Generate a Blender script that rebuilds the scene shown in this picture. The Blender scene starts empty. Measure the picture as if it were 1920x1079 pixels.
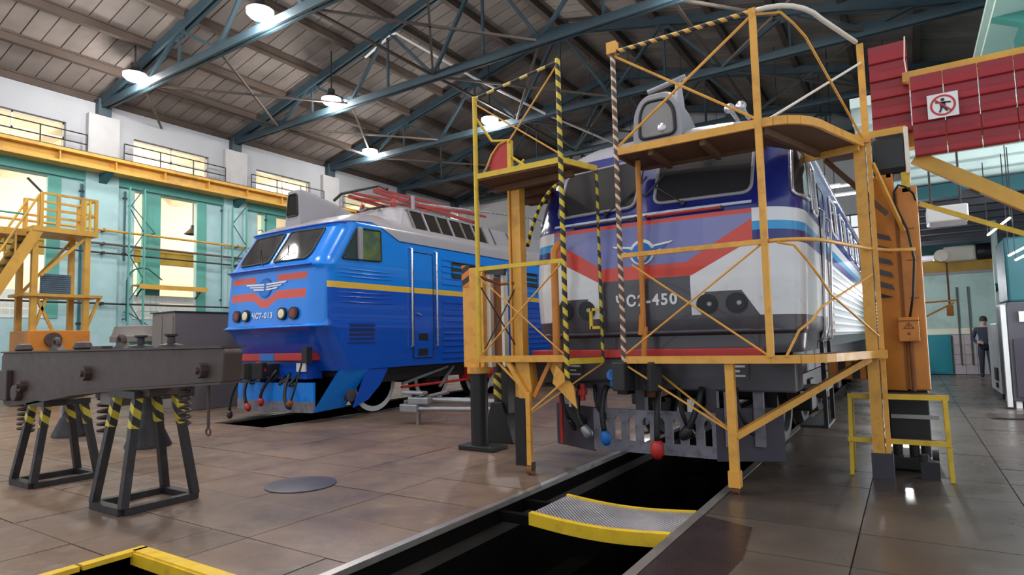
import bpy, math, random
from mathutils import Vector, Matrix
random.seed(7)
PI = math.pi
scene = bpy.context.scene
col = scene.collection

# ------------------------------------------------------------------ camera
cam_d = bpy.data.cameras.new('camera')
cam = bpy.data.objects.new('camera', cam_d)
col.objects.link(cam)
YAW, PITCH, ROLL, FPX, CY = 0.573859, 0.0712298, -0.0247835, 1144.43, 556.54
f = Vector((-math.sin(YAW) * math.cos(PITCH), math.cos(YAW) * math.cos(PITCH), math.sin(PITCH)))
r = Vector((math.cos(YAW), math.sin(YAW), 0))
u = r.cross(f)
c_, s_ = math.cos(ROLL), math.sin(ROLL)
R_ = c_ * r + s_ * u
U_ = -s_ * r + c_ * u
cam.matrix_world = Matrix(((R_.x, U_.x, -f.x, 0), (R_.y, U_.y, -f.y, 0), (R_.z, U_.z, -f.z, 1.4), (0, 0, 0, 1)))
cam_d.sensor_width = 36
cam_d.lens = FPX / 1920 * 36
cam_d.shift_y = (CY - 539.5) / 1920
cam_d.clip_start = 0.05
cam_d.clip_end = 300
scene.camera = cam

# ------------------------------------------------------------------ world (overcast daylight through the open gate end)
w = bpy.data.worlds.new('world')
scene.world = w
w.use_nodes = True
w.node_tree.nodes['Background'].inputs[0].default_value = (0.86, 0.93, 1.0, 1)
w.node_tree.nodes['Background'].inputs[1].default_value = 0.98
vs = scene.view_settings
vs.view_transform = 'Standard'
vs.look = 'None'
vs.exposure = 0.0
vs.gamma = 1.0
vs.use_curve_mapping = False
HALL_W = 720          # each high-bay lamp of the hall
BAY_W = 1500          # lamps of the neighbouring bay


def lamp_light(name, loc, power, color=(1, 0.96, 0.9), radius=0.25, parent=None):
    d = bpy.data.lights.new(name, 'POINT')
    d.energy = power
    d.color = color
    d.shadow_soft_size = radius
    o = bpy.data.objects.new(name, d)
    o.location = loc
    if parent:
        o.parent = parent
        o.location = Vector(loc) - parent.location
    col.objects.link(o)
    return o


def area_light(name, loc, rot, sx, sy, power, color):
    d = bpy.data.lights.new(name, 'AREA')
    d.shape = 'RECTANGLE'
    d.size, d.size_y = sx, sy
    d.energy = power
    d.color = color
    o = bpy.data.objects.new(name, d)
    o.location = loc
    o.rotation_euler = rot
    col.objects.link(o)
    return o


# ------------------------------------------------------------------ material helpers
class E:
    """a float socket with arithmetic that makes math nodes"""
    def __init__(s, g, sock):
        s.g, s.k = g, sock

    def _m(s, op, *a):
        n = s.g.nt.nodes.new('ShaderNodeMath')
        n.operation = op
        for i, v in enumerate((s,) + a):
            if isinstance(v, E):
                s.g.nt.links.new(v.k, n.inputs[i])
            else:
                n.inputs[i].default_value = v
        return E(s.g, n.outputs[0])

    def __add__(s, o): return s._m('ADD', o)
    __radd__ = __add__
    def __sub__(s, o): return s._m('SUBTRACT', o)
    def __mul__(s, o): return s._m('MULTIPLY', o)
    __rmul__ = __mul__
    def __truediv__(s, o): return s._m('DIVIDE', o)
    def __gt__(s, o): return s._m('GREATER_THAN', o)
    def __lt__(s, o): return s._m('LESS_THAN', o)
    def abs(s): return s._m('ABSOLUTE')
    def frac(s): return s._m('FRACT')
    def floor(s): return s._m('FLOOR')
    def max(s, o): return s._m('MAXIMUM', o)
    def min(s, o): return s._m('MINIMUM', o)
    def pow(s, o): return s._m('POWER', o)
    def inv(s): return (s * -1.0) + 1.0


class G:
    def __init__(g, name, world=False):
        g.m = bpy.data.materials.new(name)
        g.m.use_nodes = True
        g.nt = g.m.node_tree
        g.b = g.nt.nodes['Principled BSDF']
        g.tc = g.nt.nodes.new('ShaderNodeTexCoord')
        sp = g.nt.nodes.new('ShaderNodeSeparateXYZ')
        g.vec = g.tc.outputs['Object']
        if world:
            g.vec = g.nt.nodes.new('ShaderNodeNewGeometry').outputs['Position']
        g.nt.links.new(g.vec, sp.inputs[0])
        g.x, g.y, g.z = E(g, sp.outputs[0]), E(g, sp.outputs[1]), E(g, sp.outputs[2])

    def noise(g, scale, detail=4, stretch=None, rough=0.55):
        n = g.nt.nodes.new('ShaderNodeTexNoise')
        n.inputs['Scale'].default_value = scale
        n.inputs['Detail'].default_value = detail
        n.inputs['Roughness'].default_value = rough
        if stretch:
            mp = g.nt.nodes.new('ShaderNodeMapping')
            mp.inputs['Scale'].default_value = stretch
            g.nt.links.new(g.vec, mp.inputs[0])
            g.nt.links.new(mp.outputs[0], n.inputs['Vector'])
        else:
            g.nt.links.new(g.vec, n.inputs['Vector'])
        return E(g, n.outputs[0])

    def ramp(g, e, a, b):
        n = g.nt.nodes.new('ShaderNodeMapRange')
        n.inputs[1].default_value, n.inputs[2].default_value = a, b
        g.nt.links.new(e.k, n.inputs[0])
        return E(g, n.outputs[0])

    def rand(g):
        n = g.nt.nodes.new('ShaderNodeObjectInfo')
        return E(g, n.outputs['Random'])

    def mix(g, fac, a, b):
        n = g.nt.nodes.new('ShaderNodeMix')
        n.data_type = 'RGBA'
        if isinstance(fac, E):
            g.nt.links.new(fac.k, n.inputs[0])
        else:
            n.inputs[0].default_value = fac
        for i, v in ((6, a), (7, b)):
            if isinstance(v, tuple):
                n.inputs[i].default_value = (*v, 1)
            else:
                g.nt.links.new(v, n.inputs[i])
        return n.outputs[2]

    def scale(g, c, e):
        n = g.nt.nodes.new('ShaderNodeVectorMath')
        n.operation = 'SCALE'
        if isinstance(c, tuple):
            n.inputs[0].default_value = c
        else:
            g.nt.links.new(c, n.inputs[0])
        g.nt.links.new(e.k, n.inputs['Scale'])
        return n.outputs[0]

    def out(g, color, rough=0.5, metal=0.0, bump=None, bstr=0.2, coat=0.0, rvar=None, spec=None):
        if isinstance(color, tuple):
            g.b.inputs['Base Color'].default_value = (*color, 1)
        else:
            g.nt.links.new(color, g.b.inputs['Base Color'])
        if isinstance(rough, E):
            g.nt.links.new(rough.k, g.b.inputs['Roughness'])
        else:
            g.b.inputs['Roughness'].default_value = rough
        g.b.inputs['Metallic'].default_value = metal
        g.b.inputs['Coat Weight'].default_value = coat
        if spec is not None:
            g.b.inputs['Specular IOR Level'].default_value = spec
        if bump is not None:
            n = g.nt.nodes.new('ShaderNodeBump')
            n.inputs['Strength'].default_value = bstr
            n.inputs['Distance'].default_value = 0.02
            g.nt.links.new(bump.k, n.inputs['Height'])
            g.nt.links.new(n.outputs[0], g.b.inputs['Normal'])
        return g.m


def paint(name, c, rough=0.45, metal=0.0, var=0.25, scale=3.0, bstr=0.0, dirt=None, dirt_amt=0.5, coat=0.0, stretch=None):
    g = G(name)
    n = g.noise(scale, 5, stretch)
    v = n * (2 * var) + (1 - var)
    cc = g.scale(c, v)
    if dirt:
        d = g.ramp(g.noise(scale * 1.7, 6, stretch, 0.65), 0.5, 0.72)
        cc = g.mix(d * dirt_amt, cc, dirt)
    rr = g.ramp(g.noise(scale * 4), 0.2, 0.8) * 0.16 + (rough - 0.06)
    return g.out(cc, rr, metal, g.noise(scale * 14) if bstr else None, bstr, coat)


def emit(name, c, s):
    g = G(name)
    g.b.inputs['Emission Color'].default_value = (*c, 1)
    g.b.inputs['Emission Strength'].default_value = s
    return g.out(c, 0.5)


def hazard(name, ca, cb, period=0.12, kx=1.0, ky=1.0, duty=0.5, chevron=None, rough=0.5):
    g = G(name)
    t = g.x * kx + g.y * ky
    if chevron is not None:
        t = (t - chevron).abs()
    t = ((g.z + t) / period).frac()
    wear = g.ramp(g.noise(60, 4), 0.62, 0.7) * 0.6
    c = g.mix(t < duty, ca, cb)
    c = g.mix(wear, c, (0.25, 0.2, 0.16))
    return g.out(c, rough)


M = {}
M['plaster'] = paint('white_plaster', (0.385, 0.395, 0.43), 0.85, var=0.12, scale=0.8, bstr=0.1, dirt=(0.42, 0.43, 0.44), dirt_amt=0.35)
M['whitebrick'] = paint('white_painted_brick', (0.44, 0.44, 0.455), 0.8, var=0.12, scale=2, bstr=0.3)
M['teal_wall'] = paint('pale_teal_wall_paint', (0.36, 0.57, 0.60), 0.6, var=0.16, scale=0.9, bstr=0.05, dirt=(0.50, 0.64, 0.74), dirt_amt=0.6)
M['teal'] = paint('teal_green_paint', (0.10, 0.36, 0.32), 0.55, var=0.2, scale=1.2)
M['teal_dark'] = paint('dark_teal_paint', (0.02, 0.11, 0.13), 0.5, var=0.25, scale=1.2)
M['cream'] = paint('cream_wall_paint', (0.78, 0.70, 0.55), 0.8, var=0.1, scale=0.7)
M['truss'] = paint('blue_grey_steel_paint', (0.028, 0.055, 0.075), 0.5, var=0.3, scale=1.5, dirt=(0.05, 0.05, 0.055), dirt_amt=0.4)
M['purlin'] = paint('brown_rusty_steel', (0.075, 0.052, 0.042), 0.7, var=0.35, scale=1.2)
M['brace'] = paint('grey_beige_steel', (0.11, 0.09, 0.08), 0.6, var=0.3)
g = G('grey_beige_roof_boards', True)
n = g.noise(1.2, 5) * 0.5 + 0.75
rnd = g.rand() * 0.35 + 0.8
cc = g.scale((0.235, 0.2, 0.185), n * rnd)
cc = g.mix(g.ramp(g.noise(0.5, 6), 0.5, 0.72) * 0.6, cc, (0.11, 0.09, 0.08))
M['roof'] = g.out(cc, 0.85, bump=g.noise(9), bstr=0.15)
M['crane'] = paint('orange_yellow_crane_paint', (0.62, 0.34, 0.05), 0.5, var=0.3, scale=0.9, dirt=(0.35, 0.17, 0.05), dirt_amt=0.7)
M['scaff'] = paint('orange_yellow_scaffold_paint', (0.76, 0.37, 0.06), 0.45, var=0.2, scale=4, dirt=(0.4, 0.17, 0.04), dirt_amt=0.6)
M['yellow'] = paint('bright_yellow_paint', (0.72, 0.47, 0.03), 0.45, var=0.2, scale=5, dirt=(0.35, 0.22, 0.04), dirt_amt=0.6)
M['orange'] = paint('orange_enamel_paint', (0.60, 0.21, 0.025), 0.42, var=0.2, scale=1.6, dirt=(0.36, 0.13, 0.03), dirt_amt=0.7)
M['rail_white'] = paint('cream_white_paint', (0.75, 0.68, 0.58), 0.4, var=0.15, scale=6)
M['board'] = paint('brown_deck_boards', (0.13, 0.06, 0.025), 0.7, var=0.4, scale=6, stretch=(1, 8, 1))
M['black'] = paint('black_paint', (0.012, 0.012, 0.014), 0.42, var=0.3, scale=4)
M['lampglass'] = paint('silvered_lamp_glass', (0.24, 0.22, 0.21), 0.16, 0.55, var=0.3, scale=2)
M['stand'] = paint('dark_grey_stand_paint', (0.018, 0.015, 0.018), 0.45, var=0.3, scale=4, dirt=(0.07, 0.05, 0.04), dirt_amt=0.6)
M['frame'] = paint('oily_brown_grey_steel', (0.068, 0.042, 0.037), 0.52, var=0.3, scale=2.5, bstr=0.06, dirt=(0.05, 0.035, 0.032), dirt_amt=0.7)
M['box'] = paint('grey_brown_cabinet_paint', (0.17, 0.145, 0.135), 0.5, var=0.2, scale=1.5)
M['steel'] = paint('worn_grey_steel', (0.33, 0.33, 0.35), 0.4, 0.6, var=0.25, scale=6)
M['rail'] = paint('polished_rail_steel', (0.5, 0.46, 0.43), 0.32, 0.8, var=0.25, scale=3)
M['rust'] = paint('rusty_iron', (0.22, 0.08, 0.03), 0.8, var=0.4, scale=8)
M['under'] = paint('oily_black_underframe', (0.022, 0.02, 0.022), 0.55, var=0.5, scale=6)
M['grey'] = paint('mid_grey_paint', (0.30, 0.29, 0.32), 0.42, var=0.12, scale=2)
M['greyd'] = paint('dark_grey_paint', (0.075, 0.07, 0.085), 0.4, var=0.25, scale=2.5)
M['plow'] = paint('grey_plow_paint', (0.20, 0.19, 0.23), 0.5, var=0.35, scale=8, dirt=(0.05, 0.045, 0.05), dirt_amt=0.7)
M['plowd'] = paint('dark_purple_grey_paint', (0.05, 0.042, 0.06), 0.5, var=0.3, scale=5)
M['white'] = paint('white_enamel', (0.75, 0.75, 0.76), 0.35, var=0.08, scale=2)
M['red'] = paint('red_enamel', (0.50, 0.03, 0.025), 0.4, var=0.2, scale=4)
M['redpanel'] = paint('dark_red_sheet_paint', (0.27, 0.018, 0.026), 0.4, var=0.22, scale=1.6, dirt=(0.2, 0.03, 0.03), dirt_amt=0.5)
M['panto'] = paint('red_pantograph_paint', (0.36, 0.045, 0.04), 0.5, var=0.2)
M['bluep'] = paint('bright_blue_valve_paint', (0.01, 0.16, 0.55), 0.4, var=0.2)
M['blue_low'] = paint('dark_blue_body_paint', (0.004, 0.075, 0.48), 0.3, var=0.12, scale=1.5)
M['blue_hi'] = paint('bright_blue_body_paint', (0.0, 0.22, 0.80), 0.26, var=0.08, scale=1.2)
M['pit'] = paint('pit_shade_black', (0.006, 0.0055, 0.005), 0.95, var=0.4, scale=3)  # near-black colour carries the shade down in the pit
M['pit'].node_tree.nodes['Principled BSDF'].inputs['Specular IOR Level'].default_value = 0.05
M['ledge'] = paint('oily_dark_concrete', (0.035, 0.03, 0.028), 0.6, var=0.4, scale=4)
M['pit_yellow'] = paint('yellow_edge_paint', (0.78, 0.50, 0.02), 0.5, var=0.2, scale=5, dirt=(0.5, 0.27, 0.03), dirt_amt=0.6)
M['chrome'] = paint('bright_handrail_steel', (0.62, 0.62, 0.66), 0.25, 0.7, var=0.1)
M['cable'] = paint('black_rubber', (0.01, 0.01, 0.01), 0.5, var=0.2)
M['plate_brown'] = paint('oily_brown_sheet_steel', (0.045, 0.03, 0.032), 0.28, 0.3, var=0.35, scale=3, bstr=0.1)
M['tile_pink'] = paint('pinkish_glazed_tile', (0.50, 0.42, 0.42), 0.35, var=0.15, scale=2)
M['tile_white'] = paint('white_glazed_tile', (0.72, 0.78, 0.76), 0.3, var=0.08, scale=3)
M['teal_panel'] = paint('blue_teal_sheet_paint', (0.01, 0.20, 0.25), 0.4, var=0.12)
M['annex_wall'] = paint('pale_green_plaster', (0.40, 0.52, 0.46), 0.7, var=0.18, scale=1.2, dirt=(0.30, 0.33, 0.28), dirt_amt=0.6)
M['louver'] = paint('blue_grey_slat_paint', (0.10, 0.17, 0.25), 0.5, var=0.2)
M['palegreen'] = paint('pale_green_ribbed_sheet', (0.62, 0.76, 0.72), 0.55, var=0.1, scale=1)
M['darkceil'] = paint('dark_grey_ribbed_sheet', (0.12, 0.12, 0.14), 0.6, var=0.25, scale=1)
M['overalls'] = paint('navy_workwear_cloth', (0.018, 0.02, 0.035), 0.85, var=0.3, scale=12)
M['skin'] = paint('skin', (0.45, 0.26, 0.19), 0.55, var=0.06)
M['hair'] = paint('dark_hair', (0.02, 0.015, 0.012), 0.7, var=0.3, scale=20)
M['lamp_on'] = emit('lamp_glow', (1.0, 0.97, 0.93), 45)
M['tube_on'] = emit('tube_glow', (0.95, 0.98, 1.0), 7)
M['hl_cream'] = paint('cream_lamp_lens', (0.8, 0.7, 0.5), 0.15, var=0.05)
M['hl_red'] = paint('red_lamp_lens', (0.2, 0.02, 0.015), 0.15, var=0.1)
M['sooty'] = paint('sooty_brown_rubble', (0.2, 0.17, 0.14), 0.9, var=0.5, scale=14, bstr=0.5)
M['hazY'] = hazard('yellow_black_stripes', (0.70, 0.50, 0.03), (0.015, 0.015, 0.015), 0.125, 0.9, 0.3)
M['hazO'] = hazard('orange_black_stripes', (0.74, 0.42, 0.09), (0.03, 0.022, 0.02), 0.11, 1.0, 0.0)
M['hazW'] = hazard('cream_brown_worn_stripes', (0.72, 0.50, 0.34), (0.10, 0.06, 0.05), 0.10, 1.0, 0.4, 0.62)
M['hazY2'] = hazard('yellow_black_band', (0.55, 0.44, 0.03), (0.02, 0.02, 0.02), 0.15, 0.7, 0.7)
M['hazJ'] = hazard('orange_black_diagonal', (0.68, 0.20, 0.02), (0.02, 0.015, 0.015), 0.16, -0.55, -0.2)

# glass
g = G('dark_cab_glass')
M['glass'] = g.out((0.035, 0.035, 0.038), 0.06, spec=0.8)
g = G('brown_grille_mesh')
st = ((g.z * 40.0).frac() < 0.5)
M['grille'] = g.out(g.mix(st, (0.040, 0.033, 0.03), (0.014, 0.012, 0.011)), 0.9, spec=0.1)
g = G('clear_window_glass')
g.b.inputs['Transmission Weight'].default_value = 1.0
g.b.inputs['IOR'].default_value = 1.05
M['pane'] = g.out((1.0, 1.0, 0.98), 0.0)
g = G('green_tinted_cab_glass')
M['glass_green'] = g.out(g.mix(g.ramp(g.noise(2.5, 3), 0.4, 0.6), (0.16, 0.2, 0.05), (0.07, 0.1, 0.07)), 0.08)

# floor slabs
g = G('worn_brown_concrete_slab', True)
n = g.noise(1.1, 6)
rn = g.rand() * 0.28 + 0.84
cc = g.scale((0.215, 0.135, 0.094), (n * 1.0 + 0.45) * rn)
cc = g.mix(g.ramp(g.noise(2.6, 7, None, 0.68), 0.48, 0.7) * 0.65, cc, (0.075, 0.055, 0.045))
cc = g.mix(g.ramp(g.noise(6.0, 5), 0.55, 0.75) * 0.4, cc, (0.33, 0.26, 0.21))
big = g.ramp(g.noise(0.55, 4), 0.42, 0.62)
cc = g.mix(big * 0.45, cc, (0.07, 0.055, 0.05))
rr = g.ramp(g.noise(1.7, 5), 0.3, 0.7) * 0.26 + 0.32
M['slab'] = g.out(cc, rr, bump=g.noise(7, 6), bstr=0.22)
g = G('polished_dark_concrete_slab', True)
n = g.noise(0.9, 6)
rn = g.rand() * 0.2 + 0.88
cc = g.scale((0.092, 0.070, 0.057), (n * 1.0 + 0.48) * rn)
cc = g.mix(g.ramp(g.noise(2.2, 7), 0.5, 0.7) * 0.6, cc, (0.06, 0.052, 0.05))
rr = g.ramp(g.noise(1.3, 5), 0.3, 0.7) * 0.2 + 0.2
M['slab2'] = g.out(cc, rr, bump=g.noise(2.6, 5), bstr=0.16)
M['grout'] = paint('dark_joint', (0.06, 0.048, 0.042), 0.7)
g = G('chequer_plate')
ck = (((g.x + g.y) * 28.0).frac() - 0.5).abs() + (((g.x - g.y) * 28.0).frac() - 0.5).abs()
M['checker'] = g.out(g.mix(g.ramp(g.noise(3), 0.3, 0.7), (0.26, 0.25, 0.28), (0.42, 0.42, 0.46)), 0.35, 0.5, ck, 0.6)


# ------------------------------------------------------------------ mesh helpers
class MB:
    def __init__(s):
        s.v, s.f = [], []

    def add(s, vs, fs):
        o = len(s.v)
        s.v += [tuple(p) for p in vs]
        s.f += [tuple(i + o for i in q) for q in fs]
        return s

    def box(s, lo, hi):
        (a, b, c), (d, e, g) = lo, hi
        return s.add([(a, b, c), (d, b, c), (d, e, c), (a, e, c), (a, b, g), (d, b, g), (d, e, g), (a, e, g)],
                     [(3, 2, 1, 0), (4, 5, 6, 7), (0, 1, 5, 4), (1, 2, 6, 5), (2, 3, 7, 6), (3, 0, 4, 7)])

    def bar(s, p, q, wd, h=None, up=(0, 0, 1)):
        h = h or wd
        p, q = Vector(p), Vector(q)
        d = (q - p).normalized()
        up = Vector(up)
        if abs(d.dot(up)) > 0.98:
            up = Vector((0, 1, 0))
        a = d.cross(up).normalized() * (wd / 2)
        b = a.cross(d).normalized() * (h / 2)
        vs = []
        for e in (p, q):
            vs += [e - a - b, e + a - b, e + a + b, e - a + b]
        return s.add(vs, [(0, 1, 2, 3), (7, 6, 5, 4), (0, 4, 5, 1), (1, 5, 6, 2), (2, 6, 7, 3), (3, 7, 4, 0)])

    def tube(s, pts, r, n=8, cap=True):
        pts = [Vector(p) for p in pts]
        rs = r if isinstance(r, (list, tuple)) else [r] * len(pts)
        rings = []
        prev = None
        for i, p in enumerate(pts):
            if i == 0:
                d = pts[1] - p
            elif i == len(pts) - 1:
                d = p - pts[i - 1]
            else:
                d = (pts[i + 1] - p).normalized() + (p - pts[i - 1]).normalized()
            d.normalize()
            if prev is None:
                up = Vector((0, 0, 1)) if abs(d.z) < 0.9 else Vector((0, 1, 0))
                a = d.cross(up).normalized()
            else:
                a = (prev - d * prev.dot(d)).normalized()
            prev = a
            b = d.cross(a)
            rings.append([p + (a * math.cos(2 * PI * k / n) + b * math.sin(2 * PI * k / n)) * rs[i] for k in range(n)])
        vs = [v for rg in rings for v in rg]
        fs = []
        for i in range(len(pts) - 1):
            for k in range(n):
                k2 = (k + 1) % n
                fs.append((i * n + k, i * n + k2, (i + 1) * n + k2, (i + 1) * n + k))
        if cap:
            fs.append(tuple(range(n - 1, -1, -1)))
            fs.append(tuple((len(pts) - 1) * n + k for k in range(n)))
        return s.add(vs, fs)

    def cyl(s, p, q, r0, r1=None, n=20):
        return s.tube([p, q], [r0, r0 if r1 is None else r1], n)

    def prism(s, poly, axis, lo, hi):
        """poly of 2D points; axis 0: (y,z) along x, 1: (x,z) along y, 2: (x,y) along z"""
        def P(a, b, t):
            return ((t, a, b), (a, t, b), (a, b, t))[axis]
        n = len(poly)
        vs = [P(a, b, lo) for a, b in poly] + [P(a, b, hi) for a, b in poly]
        fs = [tuple(range(n - 1, -1, -1)), tuple(range(n, 2 * n))]
        fs += [(i, (i + 1) % n, n + (i + 1) % n, n + i) for i in range(n)]
        return s.add(vs, fs)

    def lathe(s, prof, c, n=20, axis=2):
        vs, fs = [], []
        c = Vector(c)
        for (rr, h) in prof:
            for k in range(n):
                a = 2 * PI * k / n
                x, y = rr * math.cos(a), rr * math.sin(a)
                vs.append(c + Vector(((h, x, y), (x, h, y), (x, y, h))[axis]))
        for i in range(len(prof) - 1):
            for k in range(n):
                k2 = (k + 1) % n
                fs.append((i * n + k, i * n + k2, (i + 1) * n + k2, (i + 1) * n + k))
        fs.append(tuple(range(n - 1, -1, -1)))
        fs.append(tuple((len(prof) - 1) * n + k for k in range(n)))
        return s.add(vs, fs)

    def ring(s, c, R, r, axis=1, n=28, m=8):
        """torus"""
        vs, fs = [], []
        c = Vector(c)
        for i in range(n):
            a = 2 * PI * i / n
            for j in range(m):
                b = 2 * PI * j / m
                rad = R + r * math.cos(b)
                p, q, h = rad * math.cos(a), rad * math.sin(a), r * math.sin(b)
                vs.append(c + Vector(((h, p, q), (p, h, q), (p, q, h))[axis]))
        for i in range(n):
            for j in range(m):
                fs.append((i * m + j, ((i + 1) % n) * m + j, ((i + 1) % n) * m + (j + 1) % m, i * m + (j + 1) % m))
        return s.add(vs, fs)

    def coil(s, c, R, r, z0, z1, turns, n=14, m=6):
        pts = [(c[0] + R * math.cos(2 * PI * t / n), c[1] + R * math.sin(2 * PI * t / n), z0 + (z1 - z0) * t / (n * turns)) for t in range(n * turns + 1)]
        return s.tube(pts, r, m)


def setp(o, label=None, cat=None, group=None, kind=None):
    if label: o['label'] = label
    if cat: o['category'] = cat
    if group: o['group'] = group
    if kind: o['kind'] = kind
    return o


def root(name, loc, label, cat, group=None):
    o = bpy.data.objects.new(name, None)
    o.empty_display_size = 0.2
    o.location = loc
    col.objects.link(o)
    return setp(o, label, cat, group)


ROOTLOC = {}


def worldloc(o):
    v = Vector((0, 0, 0))
    while o:
        v += o.location
        o = o.parent
    return v


def P(name, mb, mat, parent=None, label=None, smooth=False, bevel=0.0, kind=None):
    """mesh from world coordinates; a child keeps its own small origin at the parent's"""
    if parent is None:
        xs = [v[0] for v in mb.v]; ys = [v[1] for v in mb.v]; zs = [v[2] for v in mb.v]
        off = Vector(((min(xs) + max(xs)) / 2, (min(ys) + max(ys)) / 2, min(zs)))
    else:
        off = worldloc(parent)
    me = bpy.data.meshes.new(name)
    me.from_pydata([(v[0] - off.x, v[1] - off.y, v[2] - off.z) for v in mb.v], [], mb.f)
    me.materials.append(M[mat] if isinstance(mat, str) else mat)
    if smooth:
        me.polygons.foreach_set('use_smooth', [True] * len(me.polygons))
        if smooth != 'all':
            try:
                me.set_sharp_from_angle(angle=math.radians(smooth if smooth is not True else 35))
            except Exception:
                pass
    me.update()
    o = bpy.data.objects.new(name, me)
    col.objects.link(o)
    if parent is None:
        o.location = off
    else:
        o.parent = parent
    if bevel:
        b = o.modifiers.new('bevel', 'BEVEL')
        b.width = bevel
        b.segments = 2
        b.limit_method = 'ANGLE'
    if label: o['label'] = label
    if kind: o['kind'] = kind
    return o


def S(name, mb, mat, **k):
    return setp(P(name, mb, mat, **k), kind='structure')


def one(name, mb, mat, label, cat, group=None, **k):
    return setp(P(name, mb, mat, **k), label, cat, group)


def copy_tree(o, parent=None):
    c = o.copy()
    col.objects.link(c)
    if parent:
        c.parent = parent
    for ch in list(o.children):
        copy_tree(ch, c)
    return c


def inst(name, me, loc, parent):
    o = bpy.data.objects.new(name, me)
    o.location = loc
    o.parent = parent
    col.objects.link(o)
    return o


def mesh_of(name, mb, mat):
    me = bpy.data.meshes.new(name)
    me.from_pydata(mb.v, [], mb.f)
    me.materials.append(M[mat])
    me.update()
    return me


def text_mb(txt, size, depth, to_world):
    cu = bpy.data.curves.new('txt', 'FONT')
    cu.body = txt
    cu.size = size
    cu.extrude = depth
    cu.align_x = 'CENTER'
    cu.align_y = 'CENTER'
    cu.resolution_u = 4
    cu.space_character = 1.18
    cu.offset = size * 0.03
    o = bpy.data.objects.new('txt', cu)
    col.objects.link(o)
    dg = bpy.context.evaluated_depsgraph_get()
    me = bpy.data.meshes.new_from_object(o.evaluated_get(dg))
    mb = MB()
    mb.add([to_world(v.co.x, v.co.y, v.co.z) for v in me.vertices], [tuple(p.vertices) for p in me.polygons])
    bpy.data.objects.remove(o)
    bpy.data.curves.remove(cu)
    bpy.data.meshes.remove(me)
    return mb


def arc(p0, p1, p2, n=8):
    p0, p1, p2 = Vector(p0), Vector(p1), Vector(p2)
    return [(1 - t) ** 2 * p0 + 2 * t * (1 - t) * p1 + t * t * p2 for t in [i / n for i in range(n + 1)]]

# ================================================================== SETTING
# ------------------------------------------------------------------ floor with pits and slabs
PIT2 = (-3.03, -1.50, -3.0, 26.0)      # under the striped locomotive
PIT1 = (-10.93, -9.41, 6.6, 26.0)      # under the blue locomotive
HOLE = (-4.60, -3.30, 0.3, 2.27)       # yellow edged opening
holes = [(-3.11, -1.42, -3.0, 26.0), (-11.0, -9.34, 6.6, 26.0), HOLE]


def subtract(rects, h):
    out = []
    for (a, b, c, d) in rects:
        if h[1] <= a or h[0] >= b or h[3] <= c or h[2] >= d:
            out.append((a, b, c, d))
            continue
        if h[0] > a: out.append((a, h[0], c, d))
        if h[1] < b: out.append((h[1], b, c, d))
        x0, x1 = max(a, h[0]), min(b, h[1])
        if h[2] > c: out.append((x0, x1, c, h[2]))
        if h[3] < d: out.append((x0, x1, h[3], d))
    return out


base = [(-28.4, 3.6, -3.0, 37.0)]
for h in holes:
    base = subtract(base, h)
mb = MB()
for (a, b, c, d) in base:
    mb.box((a, c, -0.30), (b, d, -0.018))
floor = S('floor', mb, 'grout')
floor.location = (0, 0, 0)
for v in floor.data.vertices:      # keep the floor's origin at the world's
    v.co += Vector((-12.4, 17.0, -0.30))

TX, TY = 1.05, 0.72
cells = []
x = -3.11
xs_l = []
while x > -28.4:
    xs_l.append((max(x - TX, -28.4), x)); x -= TX
xs_r = []
x = -1.42
while x < 3.5:
    xs_r.append((x, min(x + TX, 3.6))); x += TX
ys = [(2.78 + k * TY, 2.78 + (k + 1) * TY) for k in range(-6, 48)]
near, far = [], {'slab': MB(), 'slab2': MB()}
for xs, mt in ((xs_l, 'slab'), (xs_r, 'slab2')):
    for i, (a, b) in enumerate(xs):
        for (c, d) in ys:
            rects = [(a, b, c, d)]
            for h in holes:
                rects = subtract(rects, h)
            for q in rects:
                if q[1] - q[0] < 0.04 or q[3] - q[2] < 0.04:
                    continue
                cx, cy = (q[0] + q[1]) / 2, (q[2] + q[3]) / 2
                dist = math.hypot(cx, cy)
                depth = -cx * math.sin(YAW) + cy * math.cos(YAW)
                lat = cx * math.cos(YAW) + cy * math.sin(YAW)
                vis = depth > 1.2 and abs(lat) < depth * 0.95 and not (-11.7 < cx < -8.6 and cy > 7.6) and not (-3.8 < cx < -0.7 and cy > 6.4)
                near.append((dist if vis else dist + 100, q, mt))
near.sort()
slab_me = {}
g_ = 0.0045
for k, (dist, q, mt) in enumerate(near):
    sx, sy = q[1] - q[0] - 2 * g_, q[3] - q[2] - 2 * g_
    if k < 298:
        key = (round(sx, 3), round(sy, 3), mt)
        if key not in slab_me:
            m_ = MB().box((-sx / 2, -sy / 2, -0.018), (sx / 2, sy / 2, 0.0))
            slab_me[key] = mesh_of('floor_slab', m_, mt)
        o = inst('floor_slab', slab_me[key], ((q[0] + q[1]) / 2, (q[2] + q[3]) / 2, random.uniform(-0.003, 0.001)), floor)
        o.rotation_euler = (random.uniform(-.002, .002), random.uniform(-.002, .002), 0)
    else:
        far[mt].box((q[0] + g_, q[2] + g_, -0.018), (q[1] - g_, q[3] - g_, random.uniform(-0.003, 0.0)))
P('floor_slabs', far['slab'], 'slab', floor, kind='stuff')
P('floor_slabs', far['slab2'], 'slab2', floor, kind='stuff')

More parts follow.
